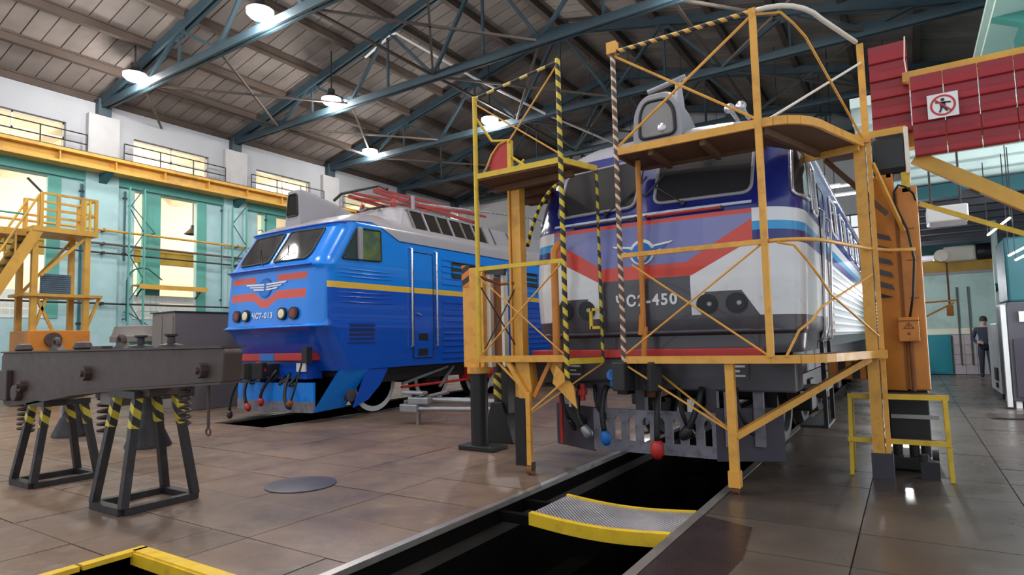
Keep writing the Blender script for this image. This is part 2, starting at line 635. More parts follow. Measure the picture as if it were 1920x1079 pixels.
# pit linings
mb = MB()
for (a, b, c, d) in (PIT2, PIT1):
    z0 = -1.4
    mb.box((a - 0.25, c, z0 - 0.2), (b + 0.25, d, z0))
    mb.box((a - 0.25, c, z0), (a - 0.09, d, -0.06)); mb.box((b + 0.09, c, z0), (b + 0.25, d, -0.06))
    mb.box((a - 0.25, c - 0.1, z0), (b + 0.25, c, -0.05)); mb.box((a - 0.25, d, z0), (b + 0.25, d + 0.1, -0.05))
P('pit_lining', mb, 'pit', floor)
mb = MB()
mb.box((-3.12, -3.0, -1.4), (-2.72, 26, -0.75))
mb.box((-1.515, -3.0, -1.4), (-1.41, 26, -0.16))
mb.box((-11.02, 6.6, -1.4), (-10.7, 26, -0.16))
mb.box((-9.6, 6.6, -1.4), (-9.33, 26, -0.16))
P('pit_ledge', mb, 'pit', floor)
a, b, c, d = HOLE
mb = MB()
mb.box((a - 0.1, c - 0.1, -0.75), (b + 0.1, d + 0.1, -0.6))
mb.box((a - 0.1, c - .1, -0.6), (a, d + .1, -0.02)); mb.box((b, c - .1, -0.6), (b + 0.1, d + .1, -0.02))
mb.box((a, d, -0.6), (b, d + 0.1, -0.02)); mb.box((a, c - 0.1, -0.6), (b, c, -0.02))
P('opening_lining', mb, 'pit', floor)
# rails in the floor
for x0, x1, y0 in ((-3.10, -3.03, -3), (-1.50, -1.43, -3), (-11.0, -10.93, 6.6), (-9.41, -9.34, 6.6)):
    mb = MB()
    mb.box((x0, y0, -0.04), (x1, 26, 0.004))
    xm = (x0 + x1) / 2
    t = one('rail', mb, 'rail', {-3.10: 'left running rail along the open inspection pit under the striped locomotive',
                             -1.50: 'right running rail along the open inspection pit under the striped locomotive',
                             -11.0: 'far running rail under the bright blue locomotive',
                             -9.41: 'near running rail under the bright blue locomotive'}[x0], 'rail')
    P('rail_web', MB().box((xm - 0.012, y0, -0.12), (xm + 0.012, 26, -0.04)).box((xm - 0.034, y0, -0.16), (xm + 0.034, 26, -0.12)), 'pit', t)

# ------------------------------------------------------------------ left wall, bay by bay
LW = -28.0
EAVE = 11.75
TY_ = [5.8 + 6 * k for k in range(6)]            # truss planes
WB = {'plaster': MB(), 'teal_wall': MB(), 'whitebrick': MB(), 'teal': MB()}
X0, X1 = LW - 0.4, LW


def wbox(mt, y0, y1, z0, z1, x0=X0, x1=X1):
    WB[mt].box((x0, y0, z0), (x1, y1, z1))


win_n = 0
for k, yk in enumerate([-0.2] + TY_[:-1]):
    y1 = yk + 6
    # piers
    wbox('teal_wall', yk - 0.62, yk + 0.62, 0, 8.75, X0, X1 + 0.22)
    wbox('plaster', yk - 0.62, yk + 0.62, 8.75, EAVE - 0.9, X0, X1)
    wbox('plaster', yk - 0.62, yk + 0.62, EAVE - 0.9, EAVE, X0, X1)
    wbox('whitebrick', yk - 0.58, yk + 0.6, 8.8, 11.2, X1, X1 + 0.25)
    # clerestory opening
    ca, cb = (yk + 1.28, yk + 4.72)
    wbox('plaster', yk + 0.62, ca, 8.75, EAVE)
    wbox('plaster', cb, y1 - 0.62, 8.75, EAVE)
    wbox('plaster', ca, cb, 10.62, EAVE)
    wbox('plaster', ca, cb, 8.75, 9.35)
    # lower openings
    oa, ob, oc, od = (yk + 1.37, yk + 1.86, yk + 2.48, yk + 4.24)
    wbox('teal_wall', yk + 0.62, oa, 0, 8.75)
    wbox('teal_wall', od, y1 - 0.62, 0, 8.75)
    wbox('teal', ob, oc, 2.7, 8.32, X0, X1 + 0.02)
    wbox('teal_wall', oa, od, 8.32, 8.75)
    wbox('teal_wall', oa, od, 0, 2.7)
    wbox('teal', od - 0.1, od + 0.35, 2.7, 8.32, X1, X1 + 0.05)
    wbox('teal', yk + 0.62, y1 - 0.62, 8.36, 8.72, X1, X1 + 0.18)
wall_left = S('wall_left', WB['plaster'], 'plaster')
P('lower_wall', WB['teal_wall'], 'teal_wall', wall_left)
P('brick_pier', WB['whitebrick'], 'whitebrick', wall_left)
P('teal_trim', WB['teal'], 'teal', wall_left)
# glazed-tile band under the openings (first bays in view)
tile = mesh_of('wall_tile', MB().box((0, -0.115, -0.17), (0.03, 0.115, 0.17)), 'tile_white')
for yk in (11.8, 5.8):
    for r_ in range(3):
        for c in range(12):
            inst('wall_tile', tile, Vector((LW, yk + 1.48 + c * 0.243, 2.87 + r_ * 0.36)) - wall_left.location, wall_left)
# windows: frames, mullions and panes
n = 0
for k, yk in enumerate((-0.2, 5.8, 11.8, 17.8, 23.8)):
    ca, cb = (yk + 1.28, yk + 4.72)
    n += 1
    mb = MB()
    xw = LW - 0.22
    for (p, q) in (((xw, ca, 9.38), (xw, cb, 9.38)), ((xw, ca, 10.59), (xw, cb, 10.59)), ((xw, ca + .03, 9.35), (xw, ca + .03, 10.62)), ((xw, cb - .03, 9.35), (xw, cb - .03, 10.62)), ((xw, (ca + cb) / 2, 9.35), (xw, (ca + cb) / 2, 10.62)), ((xw, ca, 10.0), (xw, cb, 10.0))):
        mb.bar(p, q, 0.07, 0.06)
    wn = S('window_%d' % n, mb, 'rail_white')
    for a in range(2):
        ya, yb = ca + 0.06 + a * (cb - ca) / 2, ca + (a + 1) * (cb - ca) / 2 - 0.06
        for (za, zb) in ((9.42, 9.97), (10.03, 10.56)):
            P('pane', MB().box((xw - 0.01, ya, za), (xw + 0.002, yb, zb)), 'pane', wn)
    # guard rail in front of the clerestory
    mb = MB()
    for z in (9.75, 10.15):
        mb.tube([(LW + 0.45, yk + 0.7, z), (LW + 0.45, yk + 5.3, z)], 0.025, 6)
    for y in (yk + 0.7, yk + 2.2, yk + 3.7, yk + 5.3):
        mb.tube([(LW + 0.45, y, 9.42), (LW + 0.45, y, 10.15)], 0.025, 6)
    one('guard_rail', mb, 'stand', 'thin dark two-bar guard rail on the crane beam, %s clerestory window from the left' % ['outermost', 'first', 'second', 'third', 'fourth'][k], 'railing', 'guard rails along the left crane beam')

# crane runway beam along the left wall
r_ = root('crane_beam', (LW + 0.6, 17, 8.75), 'long orange-yellow crane runway beam along the left wall', 'beam')
mb = MB()
mb.box((LW + 0.25, -3, 9.18), (LW + 0.95, 36, 9.30))
mb.box((LW + 0.25, -3, 8.70), (LW + 0.95, 36, 8.80))
mb.box((LW + 0.52, -3, 8.8), (LW + 0.68, 36, 9.18))
P('girder', mb, 'crane', r_)
for k in range(20):
    y = -2 + k * 2.0
    P('stiffener', MB().box((LW + 0.3, y, 8.8), (LW + 0.9, y + 0.04, 9.18)), 'crane', r_)
P('crane_rail', MB().box((LW + 0.55, -3, 9.30), (LW + 0.66, 36, 9.42)), 'purlin', r_)
for k in range(7):
    y = -0.2 + 6 * k
    P('bracket', MB().prism([(LW, 8.2), (LW + 0.9, 8.70), (LW, 8.70)], 1, y - 0.15, y + 0.15), 'teal_dark', r_)

# pipes along the left wall
for z, mt, rr, nm in ((6.35, 'crane', 0.05, 'olive pipe along the teal wall, topmost of the four wall pipes'), (5.78, 'brace', 0.05, 'grey-beige pipe along the teal wall, second from the top of the wall pipes'),
                      (5.40, 'stand', 0.035, 'thin dark pipe along the teal wall, third from the top of the wall pipes'), (3.31, 'stand', 0.04, 'dark pipe along the teal wall, lowest of the four wall pipes')):
    mb = MB().tube([(LW + 0.42, 2, z), (LW + 0.42, 34, z)], rr, 8)
    t = one('wall_pipe', mb, mt, nm, 'pipe', smooth=True)
    for k in range(6):
        y = 5.8 + 6 * k
        P('clip', MB().box((LW + 0.2, y - 0.04, z - 0.06), (LW + 0.46, y + 0.04, z + 0.06)), 'stand', t)
# lattice masts on the piers
for yk, nm in ((11.95, 'first'), (17.9, 'second'), (23.9, 'third')):
    r_ = root('lattice_mast', (LW + 0.7, yk, 0), 'slim teal lattice mast against the left wall, %s from the left' % nm, 'mast')
    mb = MB()
    for y in (yk + 0.75, yk + 1.35) if nm == 'first' else (yk - 0.5, yk + 0.25):
        P('chord', MB().bar((LW + 0.6, y, 0), (LW + 0.6, y, 8.3), 0.06), 'teal', r_)
        ye = y
    y0, y1 = ye - (0.6 if nm == 'first' else 0.75), ye
    z, k = 0.4, 0
    while z < 7.6:
        P('lacing', MB().bar((LW + 0.6, y0 if k % 2 else y1, z), (LW + 0.6, y1 if k % 2 else y0, z + 1.0), 0.035), 'teal_dark', r_)
        z += 1.0; k += 1
# thin diagonal wires on the wall
k = 0
for (ya, za, yb, zb, wh) in ((12.9, 7.6, 13.9, 6.5, 'beside the first lattice mast'), (19.2, 7.4, 20.6, 5.9, 'right of the second lattice mast'), (12.8, 3.0, 14.0, 2.2, 'low beside the white tiles')):
    one('stay_rod', MB().tube([(LW + 0.03, ya, za), (LW + 0.3, ya, za), (LW + 0.3, yb, zb), (LW + 0.03, yb, zb)], 0.025, 6), 'teal_dark', 'thin dark stay rod on the teal wall ' + wh, 'rod')
# bent pipe and shelf below the second opening
mb = MB().tube([(LW + 0.35, 12.75, 2.6), (LW + 0.35, 12.75, 4.3)] + arc((LW + 0.35, 12.75, 4.3), (LW + 0.35, 12.9, 5.0), (LW + 0.35, 13.6, 4.9), 6) + [(LW + 0.35, 14.2, 4.45)], 0.035, 8)
mb.tube([(LW + 0.3, 12.75, 2.7), (LW, 12.75, 2.7)], 0.03, 6)
one('bent_pipe', mb, 'teal_dark', 'dark swan-neck pipe on the teal wall left of the white tiles', 'pipe', smooth=True)
r_ = root('wall_shelf', (LW + 0.3, 14.6, 4.1), 'long yellow shelf bracket below the tall wall openings', 'shelf')
P('top', MB().box((LW + 0.02, 13.1, 4.12), (LW + 0.7, 16.1, 4.18)), 'crane', r_)
P('edge', MB().box((LW + 0.66, 13.1, 3.98), (LW + 0.7, 16.1, 4.12)), 'crane', r_)
for y in (13.3, 15.9):
    P('bracket', MB().bar((LW + 0.02, y, 3.7), (LW + 0.6, y, 4.11), 0.05), 'stand', r_)

# neighbouring bay seen through the openings
mb = MB()
mb.box((-40.3, -3, -0.3), (-28.4, 37, -0.02))
S('floor_neighbour_bay', mb, 'grout')
mb = MB().box((-40.3, -3, 0), (-40.0, 37, 13))
S('wall_neighbour_bay', mb, 'cream')
mb = MB().box((-40.3, -3, 11.2), (-28.4, 37, 11.4))
cnb = S('ceiling_neighbour_bay', mb, 'cream')
for k in range(8):
    y = 3 + 4.5 * k
    P('rib', MB().box((-40, y, 10.7), (-28.4, y + 0.35, 11.2)), 'cream', cnb)
mb = MB().box((-33.6, -3, 5.9), (-33.2, 36, 6.5))
mb.box((-33.7, -3, 6.5), (-33.1, 36, 6.6))
one('crane_beam', mb, 'crane', 'yellow-brown crane beam seen through the openings of the left wall', 'beam')
for i in range(3):
    one('post', MB().box((-33.65, 7 + 9 * i, 0), (-33.15, 7.5 + 9 * i, 5.9)), 'teal', 'green post carrying the crane beam beyond the left wall, ' + ('left', 'middle', 'right')[i] + ' one', 'post', 'posts of the neighbouring bay')
for y in (6, 15, 24):
    lamp_light('neighbour_bay_lamp', (-34.5, y, 8.6), BAY_W, (1, 0.93, 0.80), 0.4)
one('bell_lamp', MB().lathe([(0.1, 0.5), (0.15, 0.3), (0.45, 0.0), (0.43, 0.0), (0.1, 0.28)], (-32.5, 18.3, 7.6), 16).tube([(-32.5, 18.3, 8.1), (-32.5, 18.3, 11.19)], 0.03, 6), 'stand', 'dark bell lamp hanging beyond the left wall opening', 'lamp')

# ------------------------------------------------------------------ roof
RIDGE_X, SL = -12.5, 0.235
RX = 3.2


def ztop(x):
    return 11.75 + (x + 28 if x < RIDGE_X else (2 * RIDGE_X - x) + 28) * SL


ang = math.atan(SL)
ceiling = S('ceiling', MB().prism([(-28.5, ztop(-28.5) + 0.56), (RIDGE_X, ztop(RIDGE_X) + 0.56), (RX + .2, ztop(RX + .2) + 0.56), (RX + .2, ztop(RX + .2) + 0.7), (RIDGE_X, ztop(RIDGE_X) + 0.72), (-28.5, ztop(-28.5) + 0.7)], 1, -3, 37), 'purlin')
PX = [-28.2 + 2.24 * k for k in range(15)]
PW = 0.62
cand = []
for i in range(14):
    xa, xb = PX[i], PX[i + 1]
    for j in range(64):
        y = -2.6 + j * PW
        cx = (xa + xb) / 2
        depth = -cx * math.sin(YAW) + y * math.cos(YAW)
        lat = cx * math.cos(YAW) + y * math.sin(YAW)
        h = ztop(cx) - 1.4
        vis = depth > 3 and -0.86 * depth < lat < 0.86 * depth and h / depth < 0.56
        cand.append(((math.hypot(cx, y) - (6 if cx < -13 else 0)) if vis else 1000, cx, y, xb - xa))
cand.sort()
pm = {}
rest = MB()
for k, (d_, cx, y, wd) in enumerate(cand):
    L = wd / math.cos(ang) - 0.02
    right = cx > RIDGE_X
    z = ztop(cx) + 0.5
    if k < 298 and d_ < 900:
        key = 'r'
        if key not in pm:
            pm[key] = mesh_of('roof_panel', MB().box((-L / 2, -PW / 2 + 0.02, -0.03), (L / 2, PW / 2 - 0.02, 0.03)), 'roof')
        o = inst('roof_panel', pm[key], Vector((cx, y, z + random.uniform(-0.012, 0.012))) - ceiling.location, ceiling)
        o.rotation_euler = (0, ang if right else -ang, 0)
    else:
        zo = random.uniform(-0.012, 0.012)
        s = -SL if right else SL
        xa, xb = cx - wd / 2 + 0.01, cx + wd / 2 - 0.01
        za, zb = z + zo - s * wd / 2, z + zo + s * wd / 2
        rest.prism([(xa, za - 0.03), (xb, zb - 0.03), (xb, zb + 0.03), (xa, za + 0.03)], 1, y - PW / 2 + 0.02, y + PW / 2 - 0.02)
P('roof_panels', rest, 'roof', ceiling, kind='stuff')
for i, x in enumerate(PX):
    z = ztop(x)
    P('purlin', MB().box((x - 0.05, -3, z + 0.12), (x + 0.05, 37, z + 0.44)).box((x - 0.11, -3, z + 0.40), (x + 0.11, 37, z + 0.45)).box((x - 0.11, -3, z + 0.10), (x + 0.11, 37, z + 0.14)), 'purlin', ceiling)

TRN = ['nearest', 'second', 'third', 'fourth', 'farthest']
BOT = 11.75
bx = [-24.4, -19.5, -14.9, -10.1, -5.5, -0.6]
tx = [-26.0, -22.0, -17.3, -12.5, -7.7, -3.0, 1.0]


def chan(mb, p, q, wd=0.24, h=0.26):
    """double-angle chord with a slot between the two angles"""
    p, q = Vector(p), Vector(q)
    for s in (-1, 1):
        o = Vector((0, s * wd * 0.32, 0))
        mb.bar(p + o, q + o, wd * 0.3, h)
    o = Vector((0, 0, h / 2))
    mb.bar(p + o, q + o, wd, 0.04)


for k, yt in enumerate((11.8, 17.8, 23.8, 29.8, 35.6)):
    r_ = root('roof_truss', (RIDGE_X, yt, BOT), 'blue-grey riveted steel roof truss spanning the hall, %s of those in view' % TRN[k], 'truss', 'roof trusses of the hall')
    mb = MB()
    chan(mb, (-28.0, yt, ztop(-28)), (RIDGE_X, yt, ztop(RIDGE_X)), 0.34, 0.32)
    P('top_chord', mb, 'truss', r_)
    mb = MB()
    chan(mb, (RIDGE_X, yt, ztop(RIDGE_X)), (RX, yt, ztop(RX)), 0.34, 0.32)
    P('top_chord', mb, 'truss', r_)
    mb = MB()
    chan(mb, (-28.0, yt, BOT - 0.1), (RX, yt, BOT - 0.1), 0.30, 0.26)
    P('bottom_chord', mb, 'truss', r_)
    P('bearing', MB().box((-28.35, yt - 0.25, 11.2), (-27.7, yt + 0.25, 11.9)), 'truss', r_)
    for i in range(6):
        for a in (tx[i], tx[i + 1]):
            P('web_member', MB().bar((bx[i], yt, BOT), (a, yt, ztop(a)), 0.13, 0.11), 'truss', r_)
        P('gusset', MB().box((bx[i] - 0.3, yt - 0.03, BOT - 0.2), (bx[i] + 0.3, yt + 0.03, BOT + 0.28)), 'truss', r_)
    for a in tx[1:-1]:
        P('gusset', MB().box((a - 0.3, yt - 0.03, ztop(a) - 0.34), (a + 0.3, yt + 0.03, ztop(a) + 0.02)), 'truss', r_)
        P('web_member', MB().bar((a, yt, BOT), (a, yt, ztop(a)), 0.09, 0.09), 'truss', r_)
# wind bracing between the trusses
for y0 in (11.8, 17.8, 23.8):
    for (xa, xb) in ((-24.4, -19.5), (-14.9, -10.1), (-5.5, -0.6)):
        for s in (0, 1):
            P('wind_brace', MB().bar((xa if s else xb, y0, BOT - 0.05), (xb if s else xa, y0 + 6, BOT - 0.05), 0.08, 0.08), 'brace', ceiling)
for x in (-24.4, -14.9, -5.5):
    P('tie', MB().bar((x, 11.8, BOT), (x, 35.6, BOT), 0.1, 0.08), 'purlin', ceiling)
P('wind_brace', MB().bar((-27.9, 14.2, 11.4), (-24.6, 11.8, 11.75), 0.08, 0.08), 'brace', ceiling)
# white conduit across the trusses
mb = MB().tube([(-18.6, 17.8, 13.5), (-17.2, 17.8, 14.0), (-16.8, 17.75, 14.0), (-14.9, 20.4, 12.6), (-13.2, 23.8, 11.6), (-12.2, 29.8, 11.5)], 0.05, 8)
one('conduit', mb, 'white', 'white cable conduit zigzagging across the roof trusses', 'conduit')

# high-bay lamps on the bottom chords
LAMPS = [(-24.3, 11.8), (-16.5, 11.8), (-20.2, 17.8), (-24.1, 23.8), (-16.1, 23.8), (-4.4, 17.8), (-0.7, 11.8), (-20.2, 5.8), (-12.3, 5.8), (-4.4, 5.8), (-8.6, 0.0), (-18.0, 0.0)]
LW_ = ['lowest left, on the nearest truss', 'top centre-left, on the nearest truss', 'middle of the second truss', 'low left, far third truss', 'behind the left yellow platform', 'over the striped locomotive', 'by the right wall on the nearest truss', 'nearest row, above the bogie frame', 'nearest row, above the pit', 'nearest row, right', 'row behind the viewer', 'row behind the viewer, left']
for k, (x, y) in enumerate(LAMPS):
    z = BOT + 0.62
    y -= 0.45
    r_ = root('high_bay_lamp', (x, y, z - 0.45), 'round lit high-bay lamp, ' + LW_[k], 'lamp', 'high-bay lamps of the hall')
    P('housing', MB().lathe([(0.06, 0.0), (0.14, -0.02), (0.16, -0.22), (0.40, -0.42), (0.43, -0.45), (0.39, -0.45), (0.13, -0.24), (0.05, -0.2)], (x, y, z), 20), 'stand', r_, smooth=True)
    P('hanger', MB().tube([(x, y, z), (x, y, ztop(x) + 0.46)], 0.03, 6), 'stand', r_)
    P('lamp_glass', MB().lathe([(0.02, 0.05), (0.3, 0.02), (0.40, -0.02), (0.40, -0.10), (0.3, -0.2), (0.02, -0.25)], (x, y, z - 0.45), 20), 'lamp_on', r_, smooth=True)
    lamp_light('lamp_bulb', (x, y, z - 0.95), HALL_W * (0.6 if x < -23 else 1), radius=0.3, parent=r_)

# ------------------------------------------------------------------ end wall and right wall
mb = MB()
mb.box((-28.4, 36.6, 0), (3.6, 37, 6.2))
mb.box((-28.4, 36.6, 7.6), (3.6, 37, 15.6))
for i in range(9):
    x = -28.4 + i * 4
    mb.box((x, 36.6, 6.2), (x + 1.2, 37, 7.6))
we = S('wall_back', mb, 'plaster')
for i in range(8):
    x = -27.2 + i * 4
    mb = MB()
    for xx in (x + 0.03, x + 0.95, x + 1.85, x + 2.77):
        mb.box((xx - 0.03, 36.7, 6.2), (xx + 0.03, 36.8, 7.6))
    for zz in (6.23, 6.9, 7.57):
        mb.box((x, 36.7, zz - 0.03), (x + 2.8, 36.8, zz + 0.03))
    n += 1
    wn = S('window_%d' % n, mb, 'stand')
    P('pane', MB().box((x, 36.74, 6.2), (x + 2.8, 36.76, 7.6)), 'pane', wn)
mb = MB()
mb.box((3.2, 14.5, 5.4), (3.6, 37, 11.9))
mb.box((3.2, 23.4, 0), (3.6, 37, 5.4))
wr = S('wall_right', mb, 'teal')
for k in range(5):
    y = 17.8 + 6 * k
    if y > 36: break
    P('pier', MB().box((2.95, y - 0.35, 5.4), (3.2, y + 0.35, 11.6)), 'plaster', wr)
r_ = root('crane_beam', (2.7, 20, 9.0), 'pale teal crane runway beam high on the right wall with rusty rail', 'beam')
P('girder', MB().box((2.05, 12.5, 9.2), (2.65, 36, 9.32)).box((2.05, 12.5, 8.6), (2.65, 36, 8.7)).box((2.28, 12.5, 8.7), (2.42, 36, 9.2)), 'palegreen', r_)
P('crane_rail', MB().box((2.28, 12.5, 9.32), (2.4, 36, 9.45)), 'rust', r_)
for k in range(5):
    y = 17.8 + 6 * k
    if y > 36: break
    P('bracket', MB().prism([(3.2, 8.0), (2.05, 8.6), (3.2, 8.6)], 1, y - 0.15, y + 0.15), 'teal', r_)

# thin conduits down the left wall
for k, (y, za, zb, wh) in enumerate(((12.75, 5.2, 8.2, 'left of the tall openings'), (17.2, 3.4, 8.4, 'right of the tall openings'), (19.6, 2.0, 8.3, 'above the blue locomotive nose'), (11.1, 2.2, 8.2, 'behind the yellow access tower'))):
    t = one('wall_conduit', MB().tube([(LW + 0.06, y, za), (LW + 0.06, y, zb)], 0.04, 6), 'teal_dark', 'thin dark vertical conduit on the teal wall ' + wh, 'pipe')
    for z in (za + 0.3, zb - 0.3):
        P('clip', MB().box((LW, y - 0.08, z - 0.03), (LW + 0.1, y + 0.08, z + 0.03)), 'stand', t)

# ================================================================== RIGHT-HAND ANNEX UNDER THE HALL'S SIDE
AY0, AY1, AZ0, AZ1 = 10.5, 23.5, 4.70, 3.05       # sloping ribbed ceiling: z falls to the back


def az(y):
    return AZ0 + (AZ1 - AZ0) * (y - AY0) / (AY1 - AY0)


ca = S('ceiling_annex', MB().prism([(AY0, az(AY0) + 0.1), (AY1, az(AY1) + 0.1), (AY1, az(AY1) + 0.25), (AY0, az(AY0) + 0.25)], 0, -0.55, 3.4), 'palegreen')
rib_l = 0
y = AY0
while y < AY1 - 0.1:
    mt = 'palegreen' if y < 14.2 else ('darkceil' if y < 19 else 'grey')
    P('ceiling_sheet', MB().prism([(y, az(y) + 0.1), (y + 0.30, az(y + 0.30) + 0.1), (y + 0.40, az(y + 0.4) + 0.02), (y + 0.48, az(y + .48) + 0.02), (y + 0.54, az(y + 0.54) + 0.1)], 0, -0.55, 3.4), mt, ca)
    y += 0.56
for y in (14.2, 19.0):
    one('annex_crossbeam', MB().box((-0.5, y, az(y) - 0.30), (2.88, y + 0.2, az(y + 0.2) - 0.02)), 'teal_dark', 'dark crossbeam under the low ribbed ceiling, %s one' % ('nearer' if y < 15 else 'farther'), 'beam')
wb = S('wall_annex', MB().box((-0.55, 23.5, 0), (3.4, 23.7, 3.4)), 'annex_wall')
P('upper_band', MB().box((-0.55, 23.46, 1.24), (3.4, 23.5, 1.42)), 'cream', wb)
tp = mesh_of('wall_tile', MB().box((-0.145, -0.02, -0.145), (0.145, 0.02, 0.145)), 'tile_pink')
for i in range(6):
    for j in range(4):
        inst('wall_tile', tp, Vector((1.27 + 0.3 * i, 23.485, 0.155 + 0.3 * j)) - wb.location, wb)
for x in (1.32, 1.6):
    one('wall_conduit', MB().tube([(x, 23.42, 0.3), (x, 23.42, 2.7)], 0.02, 6), 'brace', 'thin vertical conduit on the back wall, %s' % ('left of two' if x < 1.5 else 'right of two'), 'pipe')
one('wall_panel', MB().box((0.45, 23.3, 0.02), (1.08, 23.5, 1.24)).box((0.5, 23.28, 0.07), (1.03, 23.3, 1.19)), 'teal_panel', 'blue-teal sheet metal panel door low on the back wall', 'door')
# annex right side wall
S('wall_annex_right', MB().box((2.9, 15.2, 0), (3.2, 23.5, 3.9)).box((2.9, 10.5, 3.2), (3.2, 15.2, 4.4)), 'teal_wall')
area_light('side_gate_daylight', (3.6, 13.0, 1.6), (0, PI / 2, 0.5), 3.0, 4.2, 330, (0.93, 0.96, 1.0))
lamp_light('annex_back_fill', (-0.3, 20.2, 2.55), 190, (0.95, 0.98, 1.0), 0.15)  # added light without a fixture, brightens the annex back wall
lamp_light('annex_front_fill', (2.5, 10.8, 3.2), 110, (0.95, 1.0, 0.97), 0.2)  # added out-of-view light, lifts the near part of the annex ceiling
# jib hoist
r_ = root('jib_hoist', (1.0, 18.5, 0), 'orange overhead monorail with a pale electric hoist near the back wall', 'hoist')
P('beam', MB().box((0.2, 17.9, 2.78), (2.0, 18.1, 3.06)), 'crane', r_)
P('hoist_body', MB().box((0.8, 17.7, 3.0), (1.42, 18.3, 3.36)), 'rail_white', r_, bevel=0.05)
P('drive_cover', MB().cyl((0.75, 17.6, 3.15), (0.75, 18.4, 3.15), 0.14), 'rail_white', r_, smooth=True)
P('motor', MB().cyl((1.45, 17.95, 3.2), (1.85, 17.95, 3.2), 0.2), 'black', r_, smooth=True)
P('chain', MB().tube([(0.86, 17.9, 3.0), (0.86, 17.9, 1.95)], 0.02, 6), 'rust', r_)
P('hook_block', MB().box((0.79, 17.84, 1.72), (0.93, 17.96, 1.98)), 'orange', r_, bevel=0.02)
P('post', MB().box((2.0, 17.9, 0), (2.2, 18.1, 3.06)), 'crane', r_)
one('wall_crane', MB().bar((0.2, 17.0, 2.02), (0.95, 17.0, 2.05), 0.04).bar((0.2, 17.0, 1.62), (0.9, 17.0, 2.0), 0.04).bar((0.2, 17, 0), (0.2, 17, 2.1), 0.05), 'orange', 'thin orange jib arm with diagonal stay beyond the orange jack', 'crane')
# white unit heater under the ceiling
r_ = root('unit_heater', (0.6, 11, 2.9), 'white box unit hanging below the ribbed ceiling right of the jack', 'heater')
P('case', MB().box((0.33, 10.9, 2.98), (0.83, 11.4, 3.22)), 'white', r_, bevel=0.02)
P('lip', MB().box((0.36, 10.86, 2.90), (0.80, 10.9, 2.98)), 'steel', r_)
for x in (0.4, 0.76):
    P('hanger', MB().tube([(x, 11.2, 3.2), (x, 11.2, az(11.2) + 0.05)], 0.015, 6), 'stand', r_)
# fluorescent tubes
for k, (a, b) in enumerate((((1.50, 13.2, 2.62), (1.9, 12.4, 2.82)), ((1.56, 13.0, 2.52), (2.0, 12.0, 2.74)), ((1.28, 13.6, 3.05), (1.52, 12.9, 3.22)))):
    mb = MB().tube([a, b], 0.018, 8)
    t = one('tube_lamp', mb, 'tube_on', 'bare white tube lamp slanting over the dark machine cabinet, %s' % ('lower left', 'lower right', 'upper')[k], 'lamp', smooth=True)
    for p in (a, b):
        P('hanger', MB().tube([p, (p[0], p[1], az(p[1]) + 0.05)], 0.008, 5), 'stand', t)
# machine cabinets at the right edge
r_ = root('machine_cabinet', (1.75, 14, 0), 'tall dark machine cabinet with a white upright at the right edge', 'cabinet')
P('body', MB().box((1.46, 13.7, 0.12), (2.3, 15.2, 1.85)), 'greyd', r_, bevel=0.03)
P('upper_box', MB().box((1.50, 13.75, 1.85), (2.3, 15.0, 3.0)), 'teal_dark', r_, bevel=0.04)
P('door', MB().box((1.52, 13.66, 0.2), (1.86, 13.7, 1.2)), 'plowd', r_)
P('door', MB().box((1.90, 13.66, 0.2), (2.24, 13.7, 1.2)), 'plowd', r_)
P('handle', MB().box((1.82, 13.63, 0.7), (1.84, 13.66, 0.9)), 'steel', r_)
P('panel', MB().box((1.62, 13.66, 1.5), (1.80, 13.7, 1.68)), 'white', r_)
for x in (1.5, 2.2):
    for yy in (13.75, 15.1):
        P('foot', MB().box((x, yy, 0), (x + 0.08, yy + 0.08, 0.12)), 'white', r_)
r_ = root('column', (1.42, 13.9, 0), 'chipped white steel upright in front of the dark machine cabinet', 'column')
P('shaft', MB().box((1.37, 13.62, 0.03), (1.44, 13.74, 1.80)), 'white', r_)
P('foot', MB().box((1.33, 13.58, 0), (1.45, 13.8, 0.03)), 'stand', r_)
r_ = root('cabinet', (1.36, 16, 0), 'low white painted cabinet with dark fittings beside the worker', 'cabinet')
P('body', MB().box((1.46, 15.4, 0.1), (1.66, 17.0, 1.5)), 'white', r_, bevel=0.02)
P('fitting', MB().box((1.43, 15.6, 0.35), (1.46, 16.0, 0.6)), 'black', r_)
P('fitting', MB().box((1.43, 15.7, 0.2), (1.46, 15.9, 0.3)), 'black', r_)
P('plinth', MB().box((1.48, 15.45, 0), (1.64, 16.95, 0.1)), 'black', r_)
r_ = root('post', (1.75, 17.5, 0), 'teal pipe post above the white cabinet', 'post')
P('pipe', MB().tube([(1.72, 17.2, 0.0), (1.72, 17.2, 3.8)], 0.06, 10), 'palegreen', r_, smooth=True)
P('valve', MB().cyl((1.66, 17.1, 2.3), (1.78, 17.1, 2.3), 0.09, n=12), 'teal_dark', r_)
one('floor_hatch', MB().box((1.0, 12.05, 0.0), (2.1, 12.75, 0.012)).box((1.06, 12.1, 0.012), (1.5, 12.7, 0.018)).box((1.55, 12.1, 0.012), (2.04, 12.7, 0.018)), 'plate_brown', 'dark steel floor hatch by the machine cabinet', 'hatch')


